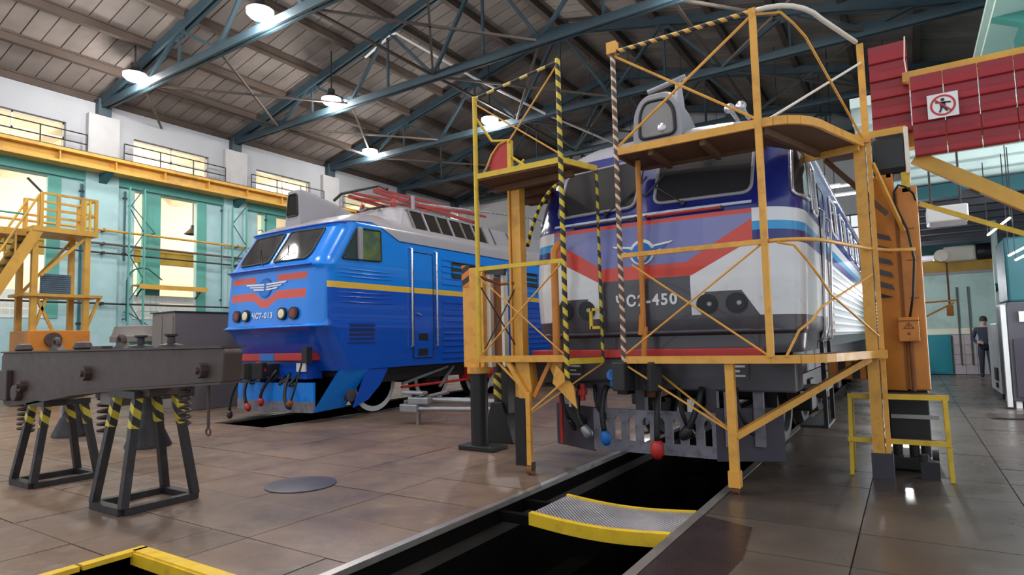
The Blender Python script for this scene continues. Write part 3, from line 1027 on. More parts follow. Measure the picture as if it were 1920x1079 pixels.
# worker in front of the back wall
def person():
    px, py = 1.80, 21.9
    r_ = root('person', (px, py, 0), 'person in dark navy work clothes standing by the back wall, hands at the waist', 'person')
    me = bpy.data.meshes.new('body')
    V = [(0, 0, 0.92), (0, 0, 1.12), (0, 0.01, 1.34), (0, 0, 1.46), (0, -0.01, 1.56), (0, -0.015, 1.66)]
    Ed = [(0, 1), (1, 2), (2, 3), (3, 4), (4, 5)]
    Rd = [0.14, 0.125, 0.145, 0.055, 0.085, 0.06]

    def chain(start, pts, rad):
        prev = start
        for p, r0 in zip(pts, rad):
            V.append(p); Rd.append(r0)
            Ed.append((prev, len(V) - 1)); prev = len(V) - 1
        return prev
    for s in (-1, 1):
        chain(0, [(s * 0.09, 0, 0.86), (s * 0.10, -0.02, 0.48), (s * 0.11, 0.02, 0.09), (s * 0.12, -0.10, 0.045)], [0.105, 0.07, 0.05, 0.042])
        w_ = chain(2, [(s * 0.19, 0.0, 1.38), (s * 0.27, 0.03, 1.12), (s * 0.20, -0.16, 1.0), (s * 0.13, -0.22, 1.0)], [0.07, 0.05, 0.04, 0.036])
        for k in range(4):
            chain(w_, [(s * (0.10 - 0.004 * k), -0.24 - 0.005 * k, 1.03 - 0.022 * k), (s * 0.05, -0.25, 1.02 - 0.022 * k)], [0.011, 0.009])
        chain(w_, [(s * 0.12, -0.25, 1.05), (s * 0.09, -0.26, 1.07)], [0.011, 0.009])
    me.from_pydata([(v[0] + 0, v[1], v[2]) for v in V], Ed, [])
    o = bpy.data.objects.new('body', me)
    col.objects.link(o)
    o.parent = r_
    sk = o.modifiers.new('skin', 'SKIN')
    for i, sv in enumerate(me.skin_vertices[0].data):
        sv.radius = (Rd[i], Rd[i])
        sv.use_root = (i == 0)
    ss = o.modifiers.new('sub', 'SUBSURF')
    ss.levels = ss.render_levels = 2
    g = G('worker_body')
    hz = (g.z > 1.44)
    hand = (g.y < -0.205) * (g.z > 0.9)
    shoe = g.z < 0.09
    c = g.mix(hz.max(hand), (0.02, 0.024, 0.045), (0.42, 0.26, 0.2))
    c = g.mix(shoe, c, (0.012, 0.012, 0.012))
    me.materials.append(g.out(c, 0.75))
    for p in me.polygons: p.use_smooth = True
    hb = MB()
    hb.lathe([(0.02, 0.125), (0.06, 0.11), (0.088, 0.06), (0.094, 0.0), (0.085, -0.03)], (px, py + 0.012, 1.635), 14)
    P('hair', hb, 'hair', r_, smooth='all')
    P('nose', MB().tube([(px, py - 0.09, 1.60), (px, py - 0.118, 1.565), (px, py - 0.09, 1.555)], [0.008, 0.014, 0.01], 6), 'skin', r_, smooth='all')
    for s in (-1, 1):
        P('eye', MB().lathe([(0.004, -0.006), (0.011, 0), (0.004, 0.006)], (px + s * 0.032, py - 0.092, 1.605), 8, 1), 'black', r_)
        P('ear', MB().box((px + s * 0.088 - 0.008, py - 0.02, 1.56), (px + s * 0.088 + 0.008, py + 0.02, 1.62)), 'skin', r_, bevel=0.006)
    P('mouth', MB().box((px - 0.022, py - 0.094, 1.527), (px + 0.022, py - 0.088, 1.533)), 'rust', r_)
    P('jacket_hem', MB().lathe([(0.15, 0.0), (0.158, 0.0), (0.15, 0.2), (0.142, 0.2)], (px, py, 0.84), 16), 'overalls', r_, smooth='all')


person()

# ================================================================== LOCOMOTIVES
class Loco:
    """body surface from plan outlines: flat front of half width a, rounded corner, straight side"""
    def __init__(s, cx, y0, prof, r, ry, bulge, yend, round_top=0.25):
        s.cx, s.y0, s.prof, s.r, s.ry, s.bulge, s.yend = cx, y0, prof, r, ry, bulge, yend

    def at(s, z):
        p = s.prof
        if z <= p[0][0]: return p[0][1], p[0][2]
        for (a, b) in zip(p, p[1:]):
            if z <= b[0]:
                t = (z - a[0]) / (b[0] - a[0])
                return a[1] + t * (b[1] - a[1]), a[2] + t * (b[2] - a[2])
        return p[-1][1], p[-1][2]

    def geo(s, z):
        yf, hw = s.at(z)
        r = min(s.r, hw * 0.6)
        return yf, hw, hw - r, r

    def front(s, x, z):
        """point on the front by offset x from the centre (also round the corner)"""
        yf, hw, a, r = s.geo(z)
        sg = 1 if x >= 0 else -1
        ux = min(abs(x), hw)
        if ux <= a:
            y = yf + s.bulge * (ux / a) ** 2
        else:
            sn = min(1.0, (ux - a) / r)
            y = yf + s.bulge + s.ry * (1 - math.sqrt(max(0, 1 - sn * sn)))
        return Vector((s.cx + sg * ux, s.y0 + y, z))

    def side(s, y, z, sg=1):
        """point on the side (or round the corner) by distance y behind the front plane"""
        yf, hw, a, r = s.geo(z)
        t = y - yf - s.bulge
        if t >= s.ry:
            x = hw
        else:
            c = 1 - max(0, t) / s.ry
            x = a + r * math.sqrt(max(0, 1 - c * c))
        return Vector((s.cx + sg * x, s.y0 + y, z))

    def column(s, i, z):
        yf, hw, a, r = s.geo(z)
        nF, nC = s.nF, s.nC
        if i <= nF:
            x = a * i / nF
            return Vector((x, yf + s.bulge * (i / nF) ** 2, z))
        if i <= nF + nC:
            th = (i - nF) / nC * PI / 2
            return Vector((a + r * math.sin(th), yf + s.bulge + s.ry * (1 - math.cos(th)), z))
        base = yf + s.bulge + s.ry
        ys = s.ysides[i - nF - nC - 1]
        return Vector((hw, max(base, ys), z))

    def body(s, nF=8, nC=10, ysides=None):
        s.nF, s.nC = nF, nC
        s.ysides = ysides
        half = nF + nC + 1 + len(ysides)
        cols = list(range(half - 1, 0, -1))
        zs = []
        for (a, b) in zip(s.prof, s.prof[1:]):
            m = max(1, int((b[0] - a[0]) / 0.12))
            zs += [a[0] + (b[0] - a[0]) * k / m for k in range(m)]
        zs.append(s.prof[-1][0])
        mb = MB()
        N = 2 * half - 1
        for z in zs:
            for i in range(half - 1, 0, -1):
                c = s.column(i, z); mb.v.append((s.cx - c.x, s.y0 + c.y, z))
            for i in range(half):
                c = s.column(i, z); mb.v.append((s.cx + c.x, s.y0 + c.y, z))
        for j in range(len(zs) - 1):
            for i in range(N - 1):
                mb.f.append((j * N + i, j * N + i + 1, (j + 1) * N + i + 1, (j + 1) * N + i))
            mb.f.append((j * N + N - 1, j * N, (j + 1) * N, (j + 1) * N + N - 1))
        mb.f.append(tuple((len(zs) - 1) * N + i for i in range(N)))
        mb.f.append(tuple(range(N - 1, -1, -1)))
        return mb


def norm_at(fn, a, b, e=0.01, away=None):
    p = fn(a, b)
    n = (fn(a + e, b) - fn(a - e, b)).cross(fn(a, b + e) - fn(a, b - e)).normalized()
    if away is not None and n.dot(p - away) < 0:
        n = -n
    return p, n


def round_poly(pts, rad, n=5):
    out = []
    m = len(pts)
    for i in range(m):
        p0, p1, p2 = Vector(pts[i - 1]), Vector(pts[i]), Vector(pts[(i + 1) % m])
        a = p1 + (p0 - p1).normalized() * min(rad, (p0 - p1).length * .45)
        b = p1 + (p2 - p1).normalized() * min(rad, (p2 - p1).length * .45)
        for k in range(n + 1):
            t = k / n
            out.append((1 - t) ** 2 * a + 2 * t * (1 - t) * p1 + t * t * b)
    # subdivide the long edges so that patches follow the curve of the body
    res = []
    for i in range(len(out)):
        a, b = out[i], out[(i + 1) % len(out)]
        k = max(1, int((b - a).length / 0.08))
        res += [a + (b - a) * t / k for t in range(k)]
    return res


def patch(fn, poly, off, away, rings=4, inset=0.0):
    """thin sheet lying on the surface"""
    c = sum(poly, Vector((0, 0))) / len(poly)
    mb = MB()
    n = len(poly)
    for k in range(1, rings + 1):
        for q in poly:
            w_ = c + (q - c) * (k / rings)
            p, nn = norm_at(fn, w_.x, w_.y, away=away)
            mb.v.append(tuple(p + nn * off))
    p, nn = norm_at(fn, c.x, c.y, away=away)
    mb.v.append(tuple(p + nn * off))
    ci = len(mb.v) - 1
    for i in range(n):
        mb.f.append((ci, i, (i + 1) % n))
        for k in range(rings - 1):
            mb.f.append((k * n + i, (k + 1) * n + i, (k + 1) * n + (i + 1) % n, k * n + (i + 1) % n))
    return mb


def rim(fn, poly, off, away, rad=0.018):
    pts = []
    for q in poly:
        p, nn = norm_at(fn, q.x, q.y, away=away)
        pts.append(p + nn * off)
    return MB().tube(pts + [pts[0], pts[1]], rad, 6, cap=False)


def V2(*a):
    return [Vector(p) for p in a]


def window(L, fn, pts, rad, parent, mat='glass', rimmat='cable', rimr=0.018, name='windscreen', label=None, off=0.012):
    away = Vector((L.cx, L.y0 + 4, 2.5))
    poly = round_poly(V2(*pts), rad)
    wn = P(name, patch(fn, poly, off, away), mat, parent, label, smooth='all')
    P('window_frame', rim(fn, poly, off, away, rimr), rimmat, wn, smooth='all')
    return wn


def wheel(parent, x, y, R=0.62, sg=1, rimwhite=False):
    w_ = P('wheel', MB().lathe([(0.06, 0.07), (0.14, 0.07), (0.16, 0.0), (R - 0.14, -0.01), (R - 0.12, 0.055), (R - 0.01, 0.055), (R, 0.03), (R, -0.06), (R + 0.03, -0.07), (R + 0.03, -0.1), (0.1, -0.1)], (x, y, R + 0.01), 32, 0), 'under', parent, smooth=40)
    if rimwhite:
        P('tyre_ring', MB().lathe([(R - 0.115, 0.057), (R - 0.115, 0.062), (R - 0.012, 0.062), (R - 0.012, 0.057)], (x, y, R + 0.01), 32, 0), 'white', w_)
    return w_


def hose(parent, pts, mat_end, rr=0.03, rend=0.05, ln=0.12, label=None):
    h = P('air_hose', MB().tube(pts, rr, 8), 'cable', parent, smooth='all')
    e = Vector(pts[-1])
    d = (e - Vector(pts[-2])).normalized()
    P('hose_coupling', MB().tube([e - d * 0.03, e, e + d * ln * 0.6, e + d * ln], [rr * 1.2, rend, rend * 1.15, rend * 0.55], 10), mat_end, h, smooth='all', label=label)
    return h


# ------------------------------------------------------------------ striped white-red-blue locomotive over the pit
CX2, CY2 = -2.255, 5.97
prof2 = [(1.22, 0.10, 1.40), (1.40, 0.10, 1.42), (1.435, 0.0, 1.45), (1.52, -0.02, 1.455), (1.92, -0.035, 1.47), (1.96, -0.03, 1.475), (2.02, -0.015, 1.475), (2.60, 0.04, 1.475), (2.66, 0.055, 1.475), (2.72, 0.10, 1.475),
         (3.36, 0.44, 1.45), (3.48, 0.52, 1.41), (3.60, 0.63, 1.33), (3.72, 0.80, 1.18), (3.82, 1.05, 0.95), (3.90, 1.4, 0.65), (3.93, 1.7, 0.35)]
L2 = Loco(CX2, CY2, prof2, 0.44, 0.55, 0.05, 19.0)
loco2 = root('locomotive', (CX2, CY2, 0), 'white, red and dark blue electric locomotive standing over the inspection pit behind the yellow scaffold', 'locomotive')
g = G('striped_locomotive_livery')
ax = g.x.abs()
NAVY, WHITE, RED, VIOL_GLARE, CYAN, DG = (0.012, 0.02, 0.17), (0.70, 0.71, 0.73), (0.60, 0.055, 0.035), (0.17, 0.18, 0.42), (0.02, 0.30, 0.62), (0.06, 0.055, 0.065)
c = g.mix(g.z > 2.27, WHITE, NAVY)
c = g.mix((g.z > 2.385) * (g.z < 2.47), c, CYAN)
c = g.mix((g.z > 2.47) * (g.z < 2.60), c, WHITE)
# front fields, inboard of the corners
fr = (ax < 1.07) * (g.y < 0.6)
vlo = ((ax - 0.5).max(0.0)) * 0.53 + 1.99           # lower edge of the red V
vhi = ((ax - 0.45).max(0.0)) * 0.60 + 2.13          # inner edge of the red V
front = g.mix(g.z > vlo, WHITE, RED)
front = g.mix(g.z > vhi, front, g.mix(ax > 0.62, VIOL_GLARE, (0.20, 0.20, 0.42)))  # lavender glare on the blue field, put into its colour
front = g.mix((g.z > 2.555) * (g.z < 2.60), front, RED)
front = g.mix(g.z > 2.60, front, NAVY)
front = g.mix((g.z > 2.655) * (g.z < 2.685), front, (0.6, 0.6, 0.68))
c = g.mix(fr, c, front)
# dark grey skirt, number field and lamp surrounds
zb = (((ax - 0.58) * 5.0).min(0.22).max(0.0) - ((ax - 0.96) * 1.6).max(0.0)).max(-0.02) + 1.60
dark = (g.z < zb) * (g.y < 2.1)
dark = dark.max((ax < 0.49) * (g.z < 1.99) * (g.y < 0.5))
dark = dark.max((g.z < 1.36))
c = g.mix(dark, c, DG)
c = g.mix(g.z > 3.50, c, (0.36, 0.36, 0.42))
v = g.noise(2.5, 5) * 0.2 + 0.9
c = g.scale(c, v)
dirt = g.ramp(g.noise(5, 6), 0.55, 0.8) * (g.z < 1.9) * 0.35
c = g.mix(dirt, c, (0.12, 0.1, 0.1))
M['liv2'] = g.out(c, 0.28, coat=0.3)
ysd = [0.8, 1.0, 1.35, 1.7, 2.2, 3, 5, 8, 12, 16, 19]
P('body', L2.body(8, 10, ysd), 'liv2', loco2, smooth=38)
fr2 = lambda x, z: L2.front(x, z)
sd2 = lambda y, z: L2.side(y, z, 1)
sd2l = lambda y, z: L2.side(y, z, -1)
for s in (-1, 1):
    w_ = window(L2, fr2, [(s * 0.105, 2.77), (s * 1.06, 2.765), (s * 1.06, 3.33), (s * 0.10, 3.36)], 0.10, loco2, name='windscreen', rimmat='grey')
    pv = fr2(s * 0.42, 2.74) + Vector((0, -0.03, 0))
    tip = fr2(s * 0.10, 2.98) + Vector((0, -0.04, 0))
    wp = P('wiper', MB().bar(pv, tip, 0.012, 0.012).cyl(pv + Vector((0, 0.06, 0)), pv - Vector((0, 0.02, 0)), 0.025, n=10), 'cable', loco2)
    P('wiper_blade', MB().bar(tip + Vector((-0.12, -.01, -0.1)), tip + Vector((0.12, -.01, 0.12)), 0.014, 0.02), 'stand', wp)
    fs = sd2 if s > 0 else sd2l
    window(L2, fs, [(0.38, 2.74), (0.86, 2.74), (0.92, 3.24), (0.66, 3.28)], 0.07, loco2, name='corner_window', rimmat='chrome')
    window(L2, fs, [(1.02, 2.66), (1.42, 2.66), (1.42, 3.2), (1.06, 3.24)], 0.06, loco2, name='side_window', rimmat='chrome')
    # belt rail and handrail
    pts = [fr2(s * x, 2.635) + Vector((0, -0.035, 0)) for x in (0.06, 0.3, 0.6, 0.8)]
    hr = P('handrail', MB().tube(pts, 0.014, 8), 'red' if s > 0 else 'greyd', loco2, smooth='all')
    for q in (pts[0], pts[-1]):
        P('bracket', MB().cyl(q, q + Vector((0, 0.05, 0)), 0.02, n=8), 'stand', hr)
    # cab door with handrails
    for yy in (1.62, 2.34):
        P('door_handrail', MB().tube([sd2(yy, 1.3) * 1 if s > 0 else sd2l(yy, 1.3), (fs(yy, 1.34) + Vector((s * 0.06, 0, 0))), (fs(yy, 2.75) + Vector((s * 0.06, 0, 0))), fs(yy, 2.8)], 0.016, 8), 'chrome', loco2, smooth='all')
    d = patch(fs, round_poly(V2((1.70, 1.30), (2.26, 1.30), (2.26, 3.1), (1.70, 3.1)), 0.04), 0.008, Vector((CX2, CY2 + 5, 2)), rings=10)
    dd = P('door', d, 'liv2', loco2, smooth='all')
    P('door_seal', rim(fs, round_poly(V2((1.70, 1.30), (2.26, 1.30), (2.26, 3.1), (1.70, 3.1)), 0.04), 0.008, Vector((CX2, CY2 + 5, 2)), 0.012), 'cable', dd)
    # headlights
    for k, x in enumerate((0.64, 0.91)):
        p, nn = norm_at(fr2, s * x, 1.70, away=Vector((CX2, CY2 + 4, 1.7)))
        a = P('headlight', MB().tube([p - nn * 0.02, p + nn * 0.022], [0.098, 0.098], 24), 'under', loco2, smooth=40)
        P('lens', MB().tube([p + nn * 0.01, p + nn * 0.026], [0.078, 0.078], 24), 'black', a, smooth=40)
        P('reflector', MB().tube([p + nn * 0.024 + Vector((0.025, 0, 0.0)), p + nn * 0.029 + Vector((0.025, 0, 0.0))], [0.024, 0.02], 12), 'steel', a)
    # side ribs on the white flank
for k in range(9):
    z = 1.42 + 0.1 * k
    mb = MB()
    for s in (1, -1):
        mb.bar((CX2 + s * 1.477, CY2 + 2.6, z), (CX2 + s * 1.477, CY2 + 18.9, z), 0.03, 0.035)
    P('flank_rib', mb, 'white', loco2)
for k in range(5):
    y = 3.0 + k * 1.5
    window(L2, sd2, [(y, 2.72), (y + 0.8, 2.72), (y + 0.8, 3.2), (y, 3.2)], 0.08, loco2, name='side_window', rimmat='chrome')
P('gutter', MB().tube([L2.side(0.75, 3.50, 1) + Vector((0.012, 0, 0)), L2.side(2, 3.50, 1) + Vector((0.012, 0, 0)), L2.side(18.8, 3.5, 1) + Vector((0.012, 0, 0))], 0.022, 6), 'chrome', loco2, smooth='all')
# lip above the recessed apron and the red buffer bar
P('lower_lip', MB().tube([fr2(x, 1.44) + Vector((0, -0.004, 0)) for x in [-1.4, -1.2, -.9, -.5, 0, .5, .9, 1.2, 1.4]], 0.02, 6), 'greyd', loco2, smooth='all')
bb = P('buffer_beam', MB().box((CX2 - 1.38, CY2 + 0.06, 0.86), (CX2 + 1.38, CY2 + 0.5, 1.19)), 'greyd', loco2, bevel=0.02)
P('red_stripe', MB().box((CX2 - 1.36, CY2 + 0.02, 1.185), (CX2 + 1.10, CY2 + 0.36, 1.275)), 'red', bb, bevel=0.01)
for s in (-1, 1):
    P('text_plate', MB().box((CX2 + s * 0.86 - 0.12, CY2 + 0.045, 0.98), (CX2 + s * 0.86 + 0.12, CY2 + 0.061, 1.14)), 'greyd', bb)
    for k in range(3):
        P('text_line', MB().box((CX2 + s * 0.86 - 0.10, CY2 + 0.04, 1.0 + 0.045 * k), (CX2 + s * 0.86 + (0.09 if k != 1 else 0.04), CY2 + 0.046, 1.02 + 0.045 * k)), 'white', bb)
# number
t = text_mb('ЧС2-450', 0.155, 0.003, lambda a, b, cc: tuple(fr2(0.03 + a * 0.98, 1.765 + b) + Vector((0, -0.006 - cc, 0))))
P('number', t, 'white', loco2, 'white painted number ЧС2-450')
# winged badge
bc = (0.0, 2.27)
bg = MB()


def disc(mb, cx, cz, r0, off, n=28):
    vs = [tuple(fr2(cx + r0 * math.cos(2 * PI * k / n), cz + r0 * math.sin(2 * PI * k / n)) + Vector((0, -off, 0))) for k in range(n)]
    mb.add(vs, [tuple(range(n))])


bd = MB(); disc(bd, 0, 2.27, 0.135, 0.010)
badge = P('badge', bd, 'white', loco2, 'round winged railway badge in white and light blue')
bd = MB(); disc(bd, 0, 2.262, 0.108, 0.016)
P('badge_disc', bd, 'bluep', badge)
bd = MB(); disc(bd, 0.012, 2.225, 0.055, 0.02)
P('badge_disc', bd, 'chrome', badge)
for s in (-1, 1):
    for k in range(3):
        mb = MB()
        x0, x1 = 0.10, 0.33 - 0.06 * k
        z = 2.335 - 0.035 * k
        mb.add([tuple(fr2(s * a, zz) + Vector((0, -0.014, 0))) for a, zz in ((x0, z), (x1, z + 0.028), (x1 - 0.03, z + 0.004), (x0, z - 0.024))], [(0, 1, 2, 3)])
        P('badge_wing', mb, 'white' if k % 2 == 0 else 'bluep', badge)
# roof lamp housing
hx = -0.02
hs = [(-0.30, 3.60), (0.28, 3.60), (0.26, 3.98), (0.14, 4.16), (-0.18, 4.16), (-0.28, 3.98)]
mb = MB()
secs = [(0.66, 1.0, 0), (0.72, 1.06, 0.0), (1.1, 1.0, 0.0), (1.6, 0.72, 0.0), (2.3, 0.25, 0.0)]
outl = round_poly(V2(*hs), 0.09, 4)
vs, n_ = [], len(outl)
for (yy, sc, dz) in secs:
    for q in outl:
        vs.append((CX2 + q.x * (0.6 + 0.4 * sc) + 0.0, CY2 + yy, 3.55 + (q.y - 3.55) * sc))
mb.add(vs, [tuple(range(n_ - 1, -1, -1)), tuple(range((len(secs) - 1) * n_, len(secs) * n_))])
for k in range(len(secs) - 1):
    for i in range(n_):
        mb.f.append((k * n_ + i, k * n_ + (i + 1) % n_, (k + 1) * n_ + (i + 1) % n_, (k + 1) * n_ + i))
lh = P('roof_lamp_housing', mb, 'grey', loco2, smooth=40)
inn = round_poly(V2((-0.215, 3.67), (0.20, 3.67), (0.19, 3.96), (0.10, 4.09), (-0.14, 4.09), (-0.205, 3.96)), 0.07, 4)
mbl = MB().add([(CX2 + q.x, CY2 + 0.652, q.y) for q in inn], [tuple(range(len(inn)))])
P('lamp_window', mbl, 'lampglass', lh)
mbr = MB().tube([(CX2 + q.x, CY2 + 0.655, q.y) for q in inn] + [(CX2 + inn[0].x, CY2 + .655, inn[0].y)], 0.022, 6, cap=False)
P('lamp_gasket', mbr, 'cable', lh, smooth='all')
P('reflector', MB().lathe([(0.01, -0.004), (0.05, 0.0), (0.055, 0.012)], (CX2 + 0.05, CY2 + 0.645, 3.76), 20, 1), 'chrome', lh, smooth='all')
P('fin', MB().prism([(CY2 + 0.9, 4.10), (CY2 + 1.0, 4.40), (CY2 + 1.1, 4.42), (CY2 + 1.25, 4.0), (CY2 + 2.0, 3.85), (CY2 + 1.0, 3.8)], 0, CX2 + 0.12, CX2 + 0.16), 'grey', lh)
P('antenna', MB().tube([(CX2 - 0.22, CY2 + 1.0, 4.35), (CX2 + 0.24, CY2 + 1.0, 4.43)], 0.03, 8), 'grey', lh, smooth='all')
P('roof_fairing', MB().prism([(CX2 - 1.0, 3.7), (CX2 + 1.0, 3.7), (CX2 + 0.6, 3.97), (CX2 - 0.6, 3.97)], 1, CY2 + 3.2, CY2 + 18.6), 'grey', loco2)
for k in range(2):
    P('horn', MB().tube([(CX2 + 0.75 + 0.12 * k, CY2 + 1.25, 3.86), (CX2 + 0.75 + 0.12 * k, CY2 + 0.95, 3.88), (CX2 + 0.75 + 0.12 * k, CY2 + 0.85, 3.88)], [0.02, 0.025, 0.06], 10), 'chrome', loco2, smooth='all')

# coupler, plow, hoses, bogie
cp = P('coupler', MB().box((CX2 - 0.16, CY2 - 0.20, 0.92), (CX2 + 0.14, CY2 + 0.3, 1.12)).prism([(CX2 - 0.2, CY2 - 0.42), (CX2 - 0.06, CY2 - 0.45), (CX2 - 0.02, CY2 - 0.25), (CX2 + 0.1, CY2 - 0.3), (CX2 + 0.2, CY2 - 0.46), (CX2 + 0.27, CY2 - 0.3), (CX2 + 0.18, CY2 - 0.16), (CX2 - 0.2, CY2 - 0.16)], 2, 0.88, 1.16), 'under', loco2, bevel=0.015)
P('coupler_shank', MB().box((CX2 - 0.08, CY2 + 0.1, 0.78), (CX2 + 0.08, CY2 + 0.4, 0.92)), 'rust', cp)
P('uncoupling_bar', MB().tube([(CX2 - 1.2, CY2 + 0.02, 0.90), (CX2 - 0.3, CY2 - 0.02, 0.96), (CX2 - 0.1, CY2 - 0.1, 1.2)], 0.015, 6), 'under', cp)
pl = MB()
yp = CY2 + 0.02
xs = [-0.50 + 0.155 * k for k in range(8)]
pl.box((CX2 - 0.62, yp, 0.22), (CX2 + 0.66, yp + 0.03, 0.335))
pl.box((CX2 - 0.62, yp, 0.585), (CX2 + 0.66, yp + 0.03, 0.655))
prev = -0.62
for x in xs:
    pl.box((CX2 + prev, yp, 0.335), (CX2 + x - 0.037, yp + 0.03, 0.585))
    prev = x + 0.037
pl.box((CX2 + prev, yp, 0.335), (CX2 + 0.66, yp + 0.03, 0.585))
# rounded slot tops
for x in xs:
    for s in (-1, 1):
        pl.prism([(CX2 + x + s * 0.037, 0.585), (CX2 + x + s * 0.037, 0.548), (CX2 + x + s * 0.02, 0.576), (CX2 + x, 0.585)], 1, yp, yp + 0.03)
plow = P('snow_plow', pl, 'plow', loco2)
P('plow_wing', MB().prism([(CX2 + 0.66, yp), (CX2 + 1.22, yp + 0.28), (CX2 + 1.20, yp + 0.32), (CX2 + 0.65, yp + 0.03)], 2, 0.2, 0.70), 'plowd', plow)
P('plow_wing', MB().prism([(CX2 - 0.62, yp), (CX2 - 1.22, yp + 0.28), (CX2 - 1.20, yp + 0.32), (CX2 - 0.61, yp + 0.03)], 2, 0.2, 0.66), 'plowd', plow)
for x in (0.74, 0.98):
    P('plow_strut', MB().box((CX2 + x, yp + (x - .66) * .5 - 0.02, 0.34), (CX2 + x + 0.09, yp + (x - .66) * .5 + 0.04, 0.86)), 'plow', plow)
for x in (-0.56, -0.1, 0.62):
    P('plow_strut', MB().box((CX2 + x - 0.05, yp + 0.03, 0.5), (CX2 + x + 0.05, yp + 0.12, 0.88)), 'plowd', plow)
hose(loco2, arc((CX2 - 0.42, CY2 - 0.05, 0.9), (CX2 - 0.46, CY2 - 0.18, 0.7), (CX2 - 0.42, CY2 - 0.14, 0.42), 8), 'bluep', label='blue hose coupling')
hose(loco2, arc((CX2 + 0.14, CY2 - 0.02, 0.92), (CX2 + 0.16, CY2 - 0.2, 0.75), (CX2 + 0.14, CY2 - 0.16, 0.36), 8), 'red', rend=0.062, ln=0.15, label='red hose coupling')
hose(loco2, arc((CX2 - 0.75, CY2 + 0.0, 0.9), (CX2 - 0.8, CY2 - 0.12, 0.6), (CX2 - 0.68, CY2 - 0.08, 0.45), 8), 'steel')
hose(loco2, arc((CX2 + 0.55, CY2 - 0.0, 0.9), (CX2 + 0.5, CY2 - 0.12, 0.6), (CX2 + 0.42, CY2 - 0.08, 0.5), 8), 'stand')
for k, x in enumerate((-1.0, -0.88, -0.6, 0.3, 0.85)):
    hose(loco2, arc((CX2 + x, CY2 + 0.04, 0.9), (CX2 + x + 0.05, CY2 - 0.1, 0.66), (CX2 + x + 0.1, CY2 + 0.02, 0.50 + 0.05 * (k % 3)), 6), 'stand', rr=0.02, rend=0.03)
P('blue_valve', MB().cyl((CX2 - 0.33, CY2 - 0.02, 0.98), (CX2 - 0.33, CY2 - 0.12, 1.02), 0.06, n=12).cyl((CX2 - 0.33, CY2 - 0.1, 0.9), (CX2 - 0.33, CY2 - 0.1, 1.06), 0.03, n=10), 'bluep', loco2, smooth=40)
P('red_valve', MB().cyl((CX2 - 0.70, CY2 - 0.06, 0.74), (CX2 - 0.70, CY2 - 0.06, 0.92), 0.03, n=10).cyl((CX2 - 0.70, CY2 - 0.06, 0.80), (CX2 - 0.70, CY2 - 0.06, 0.86), 0.05, n=12), 'red', loco2, smooth=40)
P('red_rod', MB().tube([(CX2 - 1.05, CY2 + 0.1, 0.86), (CX2 - 1.05, CY2 + 0.1, 0.25)], 0.022, 8), 'red', loco2)
P('red_valve', MB().cyl((CX2 + 0.06, CY2 - 0.05, 0.98), (CX2 + 0.06, CY2 - 0.05, 1.10), 0.025, n=10).bar((CX2, CY2 - .05, 1.08), (CX2 + .14, CY2 - .05, 1.08), 0.03), 'rust', loco2)
for i, x in enumerate((-0.9, 0.4)):
    P('white_tag', MB().box((CX2 + x, CY2 + 0.0, 0.66), (CX2 + x + 0.07, CY2 + 0.02, 0.78)), 'white', loco2)
P('step_ladder', MB().box((CX2 + 1.18, CY2 + 1.55, 0.35), (CX2 + 1.46, CY2 + 2.3, 0.38)).box((CX2 + 1.18, CY2 + 1.55, 0.75), (CX2 + 1.46, CY2 + 2.3, 0.78)).bar((CX2 + 1.44, CY2 + 1.58, 0.35), (CX2 + 1.44, CY2 + 1.58, 1.3), 0.04).bar((CX2 + 1.44, CY2 + 2.28, 0.35), (CX2 + 1.44, CY2 + 2.28, 1.3), 0.04), 'under', loco2)
bo = P('bogie_frame', MB().box((CX2 - 1.15, CY2 + 1.9, 0.62), (CX2 - 1.0, CY2 + 6.6, 0.9)).box((CX2 + 1.0, CY2 + 1.9, 0.62), (CX2 + 1.15, CY2 + 6.6, 0.9)).box((CX2 - 1.0, CY2 + 6.0, 0.5), (CX2 + 1.0, CY2 + 6.5, 0.95)), 'under', loco2)
for yy in (2.7, 4.45, 6.2):
    for s in (-1, 1):
        wheel(bo, CX2 + s * 0.80, CY2 + yy, 0.6)
        P('axle_box', MB().box((CX2 + s * 1.08 - 0.12, CY2 + yy - 0.2, 0.42), (CX2 + s * 1.08 + 0.12, CY2 + yy + 0.2, 0.82)), 'under', bo, bevel=0.03)
    P('axle', MB().cyl((CX2 - 0.9, CY2 + yy, 0.61), (CX2 + 0.9, CY2 + yy, 0.61), 0.09), 'under', bo)
P('underframe', MB().box((CX2 - 1.3, CY2 + 0.5, 0.98), (CX2 + 1.3, CY2 + 18.8, 1.22)).box((CX2 - 1.0, CY2 + 8, 0.5), (CX2 + 1.2, CY2 + 11, 1.0)), 'under', loco2)
# rear bogie, so that the far end stands on its wheels too
bo2 = P('bogie_frame', MB().box((CX2 - 1.15, CY2 + 12.6, 0.62), (CX2 - 1.0, CY2 + 17.3, 0.9)).box((CX2 + 1.0, CY2 + 12.6, 0.62), (CX2 + 1.15, CY2 + 17.3, 0.98)), 'under', loco2)
for yy in (13.4, 15.15, 16.9):
    for s in (-1, 1):
        wheel(bo2, CX2 + s * 0.80, CY2 + yy, 0.6)

